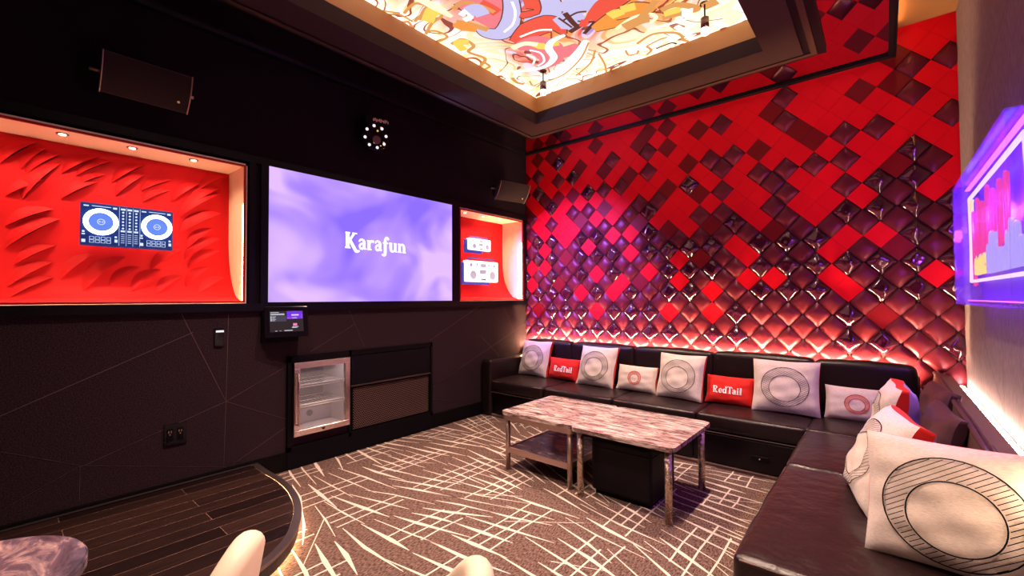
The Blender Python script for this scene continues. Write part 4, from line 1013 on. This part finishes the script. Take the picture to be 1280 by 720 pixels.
# ------------------------------------------------------------------ pillows
def pillow(label, loc, yaw, lean, w, h, face, edge, back, motif=None, T=.075, g=.03, seed=1, cat='cushion', name='throw_pillow', group=None, N_=24):
    """front faces local -Y; bottom edge on local z=0"""
    t = thing(name, label, cat, loc, (-lean, 0, yaw), group)
    rr = random.Random(seed); p = [rr.uniform(0, 6.28) for _ in range(4)]
    def surf(u, v, s):
        e = max(0, (1 - abs(u) ** 3.2)) * max(0, (1 - abs(v) ** 3.2)); e = e ** .62
        x = w / 2 * u * (1 - .050 * (1 - v * v)); z = h / 2 + h / 2 * v * (1 - .045 * (1 - u * u))
        wr = .0055 * (min(w, h) / .44) ** 1.5 * e ** .5 * (math.sin(7 * u + 9 * v + p[0]) * .6 + math.sin(13 * v - 4 * u + p[1]) * .5) + .010 * (1 - e) * math.sin(5 * u * v + p[2]) * (abs(u) ** 4 + abs(v) ** 4) * .5
        return (x, s * (g / 2 + T * e + wr), z)
    for s, nm, m in ((-1, 'front_cover', face), (1, 'back_cover', back)):
        bm = bmesh.new(); V = [[bm.verts.new(surf(2 * a / N_ - 1, 2 * b / N_ - 1, s)) for b in range(N_ + 1)] for a in range(N_ + 1)]
        for a in range(N_):
            for b in range(N_):
                f = bm.faces.new((V[a][b], V[a + 1][b], V[a + 1][b + 1], V[a][b + 1])); f.smooth = True
        fo = obj(nm, bm, m, t)
        if s == -1: fc = fo
    bm = bmesh.new(); ringp = [(2 * a / N_ - 1, -1) for a in range(N_)] + [(1, 2 * a / N_ - 1) for a in range(N_)] + [(1 - 2 * a / N_, 1) for a in range(N_)] + [(-1, 1 - 2 * a / N_) for a in range(N_)]
    A = [bm.verts.new(surf(u, v, -1)) for u, v in ringp]; C = [bm.verts.new(surf(u, v, 1)) for u, v in ringp]
    M_ = [bm.verts.new(tuple((Vector(surf(u, v, -1)) + Vector(surf(u, v, 1))) / 2 + Vector((u * .002, 0, v * .002)))) for u, v in ringp]
    n = len(ringp)
    for i in range(n):
        j = (i + 1) % n
        for P, Q in ((A, M_), (M_, C)):
            f = bm.faces.new((P[i], P[j], Q[j], Q[i])); f.smooth = True
    obj('gusset', bm, edge, t)
    def on(x, z, e=0.):
        q = surf(max(-1, min(1, x / (w / 2))), max(-1, min(1, (z - h / 2) / (h / 2))), -1)
        return (x, q[1] - .0032 - e, z)
    if motif: motif(fc, on, w, h)
    return t

def medallion(scale, m, cx=0., cz=0.):
    """a round line-art medallion: two outlines with a diagonally hatched ring between them"""
    def draw(fc, on, w, h):
        bm = bmesh.new(); ox, oz = cx * w, h * (.48 + cz); R1 = scale * h * .5; R0 = R1 * .66; lw = max(.0042, .026 * R1)
        ell = lambda R, n=44, k=1.06: [(ox + k * R * math.cos(2 * PI * i / n), oz + R * math.sin(2 * PI * i / n)) for i in range(n)]
        f3 = lambda u, v: on(u, v)
        ribbon(bm, ell(R1), lw, f3, closed=True)
        inn = [(x, y - .10 * R1) for x, y in ell(R0)]
        ribbon(bm, inn, lw, f3, closed=True)
        d = Vector((.82, .57)); nn = Vector((-d.y, d.x)); k = -1.
        while k < 1:
            o = nn * (k * R1); L = []
            N2 = 60
            for i in range(N2 + 1):
                s = (2 * i / N2 - 1) * 1.1 * R1; p = o + d * s
                inside = (p.x / 1.06) ** 2 + p.y ** 2 < (R1 * .985) ** 2 and ((p.x / 1.06) ** 2 + (p.y + .10 * R1) ** 2 > (R0 * 1.02) ** 2)
                if inside: L.append((ox + p.x, oz + p.y))
                if (not inside or i == N2):
                    if len(L) > 1: ribbon(bm, L[:-1:3] + [L[-1]], lw * .55, lambda u, v: on(u, v, .0002))
                    L = []
            k += .085
        obj('printed_medallion', bm, m, fc, normals=False, smooth=4.)
    return draw
def wordmark(s, frac, m, cx=0., cz=0., tiltz=0.):
    def draw(fc, on, w, h):
        bm = bmesh.new(); size = frac * w / text_width(s)
        lettering(bm, s, size, lambda u, v, e: on(u + cx * w, h * (.5 + cz) + v, e))
        obj('wordmark', bm, m, fc, normals=False, smooth=4.)
    return draw
ZS = .442
BIG = medallion(.72, 'print_black')
GW = 'square white pillows with a black hatched print'
def row_pillow(label, bl, br, h, topdy, face, edge, back, motif, T=.07, seed=1, sink=0.):
    cx, cy = (bl[0] + br[0]) / 2, (bl[1] + br[1]) / 2; w = math.hypot(br[0] - bl[0], br[1] - bl[1]); yaw = math.atan2(br[1] - bl[1], br[0] - bl[0])
    return pillow(label, (cx, cy, ZS - sink), yaw, math.asin(topdy / h), w, h, face, edge, back, motif, T=T, seed=seed)
row_pillow('square white pillow with hatched print at the armrest end of the sofa', (-3.58, 4.37), (-3.13, 4.345), .44, .13, 'pillow_white', 'pillow_red', 'pillow_white', BIG, seed=1)
row_pillow('red wordmark lumbar pillow between the two square white pillows farthest from the corner', (-3.13, 4.385), (-2.69, 4.35), .25, .06, 'pillow_red', 'pillow_red', 'pillow_black', wordmark('RedTail', .60, 'print_white', .06, -.02), T=.05, seed=2)
row_pillow('square white pillow with hatched print between red lumbar and small white lumbar', (-2.66, 4.27), (-2.20, 4.245), .44, .14, 'pillow_white', 'pillow_red', 'pillow_white', BIG, seed=3)
row_pillow('small white lumbar pillow with faint red print behind the shelf table', (-2.19, 4.31), (-1.75, 4.28), .26, .07, 'pillow_white', 'pillow_red', 'pillow_white', medallion(.52, 'print_red', 0, .02), T=.05, seed=4)
row_pillow('square white pillow with hatched print just left of the larger red lumbar', (-1.73, 4.235), (-1.285, 4.19), .43, .13, 'pillow_white', 'pillow_red', 'pillow_white', BIG, seed=5)
row_pillow('red wordmark lumbar pillow in the middle of the sofa back', (-1.285, 4.295), (-.885, 4.275), .25, .07, 'pillow_red', 'pillow_red', 'pillow_black', wordmark('RedTail', .62, 'print_white', 0, -.02), T=.05, seed=6)
row_pillow('square white pillow with hatched print nearest the sofa corner', (-.885, 4.225), (-.40, 4.25), .44, .13, 'pillow_white', 'pillow_red', 'pillow_white', BIG, seed=7)
row_pillow('small white lumbar pillow with red print in the sofa corner', (-.385, 4.32), (.02, 4.30), .26, .08, 'pillow_white', 'pillow_red', 'pillow_white', medallion(.55, 'print_red', .02, .0), T=.05, seed=8)
pillow('white pillow turned edge-on with red side, farther of the two on the wing', (-.01, 3.50, ZS), math.radians(-86), math.radians(10), .44, .44, 'pillow_white', 'pillow_red', 'pillow_lavender', BIG, T=.075, g=.05, seed=11)
pillow('white pillow turned sideways behind the biggest pillow, red band on its side', (-.10, 2.66, ZS), math.radians(-78), math.radians(24), .46, .45, 'pillow_white', 'pillow_red', 'pillow_lavender', BIG, T=.08, g=.05, seed=12)
pillow('biggest, nearest white pillow with bold hatched print', (.155, 2.155, ZS), math.radians(-5), math.radians(17), .46, .44, 'pillow_white', 'pillow_red', 'pillow_white', medallion(.80, 'print_black', .03, -.02), T=.085, g=.03, seed=13, N_=30)
pillow('dark leather cushion leaning on the wing back beside the sofa corner', (.16, 3.74, ZS), math.radians(-82), math.radians(15), .50, .42, 'leather_pad', 'leather_pad', 'leather_pad', None, T=.05, seed=14)
pillow('dark leather cushion leaning on the wing back behind the white pillows', (.14, 3.12, ZS), math.radians(-84), math.radians(15), .52, .40, 'leather_pad', 'leather_pad', 'leather_pad', None, T=.055, seed=15)

# ------------------------------------------------------------------ neon sign case on the right wall
t = thing('neon_sign', 'violet acrylic wall case with pink, yellow and lilac neon writing', 'sign', (XR, 3.12, 1.355))
y0, y1, hz, d = -.785, .785, .72, -.125
bm = bmesh.new(); wt = .005
box(bm, (d, y0, 0), (d + wt, y1, hz)); box(bm, (d + wt, y0, 0), (-.003, y0 + wt, hz)); box(bm, (d + wt, y1 - wt, 0), (-.003, y1, hz)); box(bm, (d + wt, y0 + wt, hz - wt), (-.003, y1 - wt, hz)); box(bm, (d + wt, y0 + wt, 0), (-.003, y1 - wt, wt)); obj('acrylic_case', bm, 'acrylic', t)
bm = bmesh.new(); box(bm, (-.012, y0 + .02, .02), (-.006, y1 - .02, hz - .02)); obj('backing_board', bm, 'case_back', t)
NX = -.062
bm = bmesh.new(); tube(bm, [(NX, .67, .135), (NX, .67, .63), (NX, -.70, .645), (NX, -.70, .13)], .010, 10, closed=True); obj('border_tube', bm, 'neon_border', t)
rn = random.Random(3)
for i in range(7):
    y = .56 - i * .150; zb_ = .24 - .05 * (i < 3) + rn.uniform(-.03, .03) - (.07 if i == 0 else 0); zt2 = .585 + rn.uniform(-.05, .02) - .05 * (i == 0); wv = .075
    P = [(NX, y, zb_), (NX, y + .01, zt2 - .03), (NX, y - wv * .3, zt2), (NX, y - wv * .62, zt2 - .04), (NX, y - wv * .62, zb_ + .06), (NX, y - wv, zb_ + .01)]
    bm = bmesh.new(); tube(bm, curve_pts(P, 5), .0065, 8); obj('pink_tube', bm, 'neon_pink', t)
for i in range(6):
    y = .50 - i * .055; bm = bmesh.new(); tube(bm, curve_pts([(NX, y, .17), (NX, y - .008, .24 + .02 * (i % 2)), (NX, y - .03, .25), (NX, y - .036, .165)], 5), .008, 8); obj('yellow_tube', bm, 'neon_yellow', t)
bm = bmesh.new(); tube(bm, [(NX, .60, .52), (NX, .61, .60), (NX, .575, .605)], .010, 8); obj('yellow_tube', bm, 'neon_yellow', t)
for i in range(10):
    y = .10 - i * .075; zz = .27 + .06 * math.sin(i * 1.1); bm = bmesh.new(); tube(bm, curve_pts([(NX, y, .16), (NX, y, zz), (NX, y - .03, zz + .03), (NX, y - .048, zz - .03), (NX, y - .048, .17)], 5), .0095, 8); obj('lilac_tube', bm, 'neon_lilac', t)
for z in (.022, hz - .024):
    bm = bmesh.new(); box(bm, (-.072, y0 + .03, z - .003), (-.052, y1 - .03, z + .002)); obj('violet_strip', bm, 'neon_violet', t)

for ly in (2.65, 3.15, 3.65):
    light('POINT', 'neon_glow', (XR - .085, ly, 1.80), 15, (.42, .07, 1.), shadow_soft_size=.04)

# ------------------------------------------------------------------ round table and tub chairs in the foreground
t = thing('round_table', 'small round dark marble table beside the stage', 'table', (-1.628, -.058, 0))
bm = bmesh.new(); lathe(bm, [(0, .715), (.222, .715), (.235, .722), (.235, .743), (.230, .75), (0, .75)], (0, 0, 0), 48, smooth=False); obj('marble_top', bm, 'marble_dark', t)
bm = bmesh.new(); lathe(bm, [(0, .02), (.03, .02), (.028, .68), (.08, .714), (0, .714)], (0, 0, 0), 24); obj('pedestal', bm, 'chair_leg', t)
bm = bmesh.new(); lathe(bm, [(0, 0), (.16, 0), (.16, .012), (.03, .022), (0, .022)], (0, 0, 0), 32); obj('foot_plate', bm, 'chair_leg', t)
def tub_chair(label, loc, yaw):
    """local +Y is the front; the wrap-round back peaks at -Y"""
    t = thing('tub_chair', label, 'chair', loc, (0, 0, yaw))
    n = 64; prof = []
    bm = bmesh.new(); Rw = []
    for i in range(n + 1):
        a = math.radians(-118 + 236 * i / n)               # 0 = the middle of the back
        k = math.exp(-(a / .80) ** 2); top = .50 + .28 * k
        rx, ry = .27, .235
        o_ = Vector((rx * math.sin(a), -ry * math.cos(a), 0)); nn = Vector((math.sin(a), -math.cos(a), 0)); lean = .05 * k
        row = []
        cap = [(-.014 + lean + .036 * math.cos(PI * g / 8), top - .036 + .036 * math.sin(PI * g / 8)) for g in range(9)]
        for (q, z) in [(0, .30), (.012, .36), (.022 + lean * .4, (.36 + top) / 2)] + cap + [(-.050 + lean * .3, (.36 + top) / 2), (-.055, .36), (-.055, .30)]:
            row.append(bm.verts.new(o_ + nn * q + Vector((0, 0, z))))
        Rw.append(row)
    for i in range(n):
        for k in range(15):
            q = (k + 1) % 15
            f = bm.faces.new((Rw[i][k], Rw[i + 1][k], Rw[i + 1][q], Rw[i][q])); f.smooth = True
    bm.faces.new(Rw[0]); bm.faces.new(Rw[-1][::-1])
    obj('backrest', bm, 'chair_cream', t, smooth=1.)
    bm = bmesh.new(); P = [(.225 * math.cos(2 * PI * i / 28), .19 * math.sin(2 * PI * i / 28) + .01) for i in range(28)]
    prism(bm, P, .30, .43); bmesh.ops.bevel(bm, geom=[e for e in bm.edges if abs(e.verts[0].co.z - e.verts[1].co.z) < .001], offset=.025, segments=3, affect='EDGES'); obj('seat', bm, 'chair_cream', t, smooth=1.)
    for sx in (-1, 1):
        for sy in (-1, 1):
            bm = bmesh.new(); cyl(bm, (sx * .14, sy * .12, .31), (sx * .185, sy * .16, 0), .018, .011, n=12); obj('leg', bm, 'chair_leg', t)
    return t
tub_chair('cream tub chair beside the round table, its back towards the carpet', (-1.475, .235, 0), math.radians(140))
tub_chair('cream tub chair of which just the rounded back top shows over the carpet', (-.915, .545, 0), math.radians(140))

# ------------------------------------------------------------------ cove light over the right-hand slot, general warm wash
bm = bmesh.new(); box(bm, (.113, .4, 3.56), (.121, YB - .12, 3.568)); struct('trim_4', bm, ['led_cove'], 'cove light strip beside the mirrored ceiling')

w = bpy.data.worlds.new('room_air'); SC.world = w; w.use_nodes = True
w.node_tree.nodes['Background'].inputs[0].default_value = (.05, .03, .05, 1); w.node_tree.nodes['Background'].inputs[1].default_value = .0

# ------------------------------------------------------------------ camera
cam = bpy.data.cameras.new('camera'); co = bpy.data.objects.new('camera', cam); COL.objects.link(co); SC.camera = co
cam.sensor_fit = 'HORIZONTAL'; cam.sensor_width = 36; cam.lens = 36 * 550.67 / 1280; cam.clip_start = .02
yaw, pit, rol = .70141, .024094, -.0044795
f = Vector((-math.sin(yaw) * math.cos(pit), math.cos(yaw) * math.cos(pit), math.sin(pit))); r0 = Vector((math.cos(yaw), math.sin(yaw), 0)); u0 = r0.cross(f)
r = r0 * math.cos(rol) + u0 * math.sin(rol); u = -r0 * math.sin(rol) + u0 * math.cos(rol)
M = Matrix((r, u, -f)).transposed().to_4x4(); M.translation = (0, 0, 1.4); co.matrix_world = M

SC.view_settings.view_transform = 'Standard'; SC.view_settings.look = 'None'; SC.view_settings.exposure = 0; SC.view_settings.gamma = 1; SC.view_settings.use_curve_mapping = False
SC.cycles.use_denoising = True
SC.cycles.max_bounces = 8; SC.cycles.sample_clamp_indirect = 6
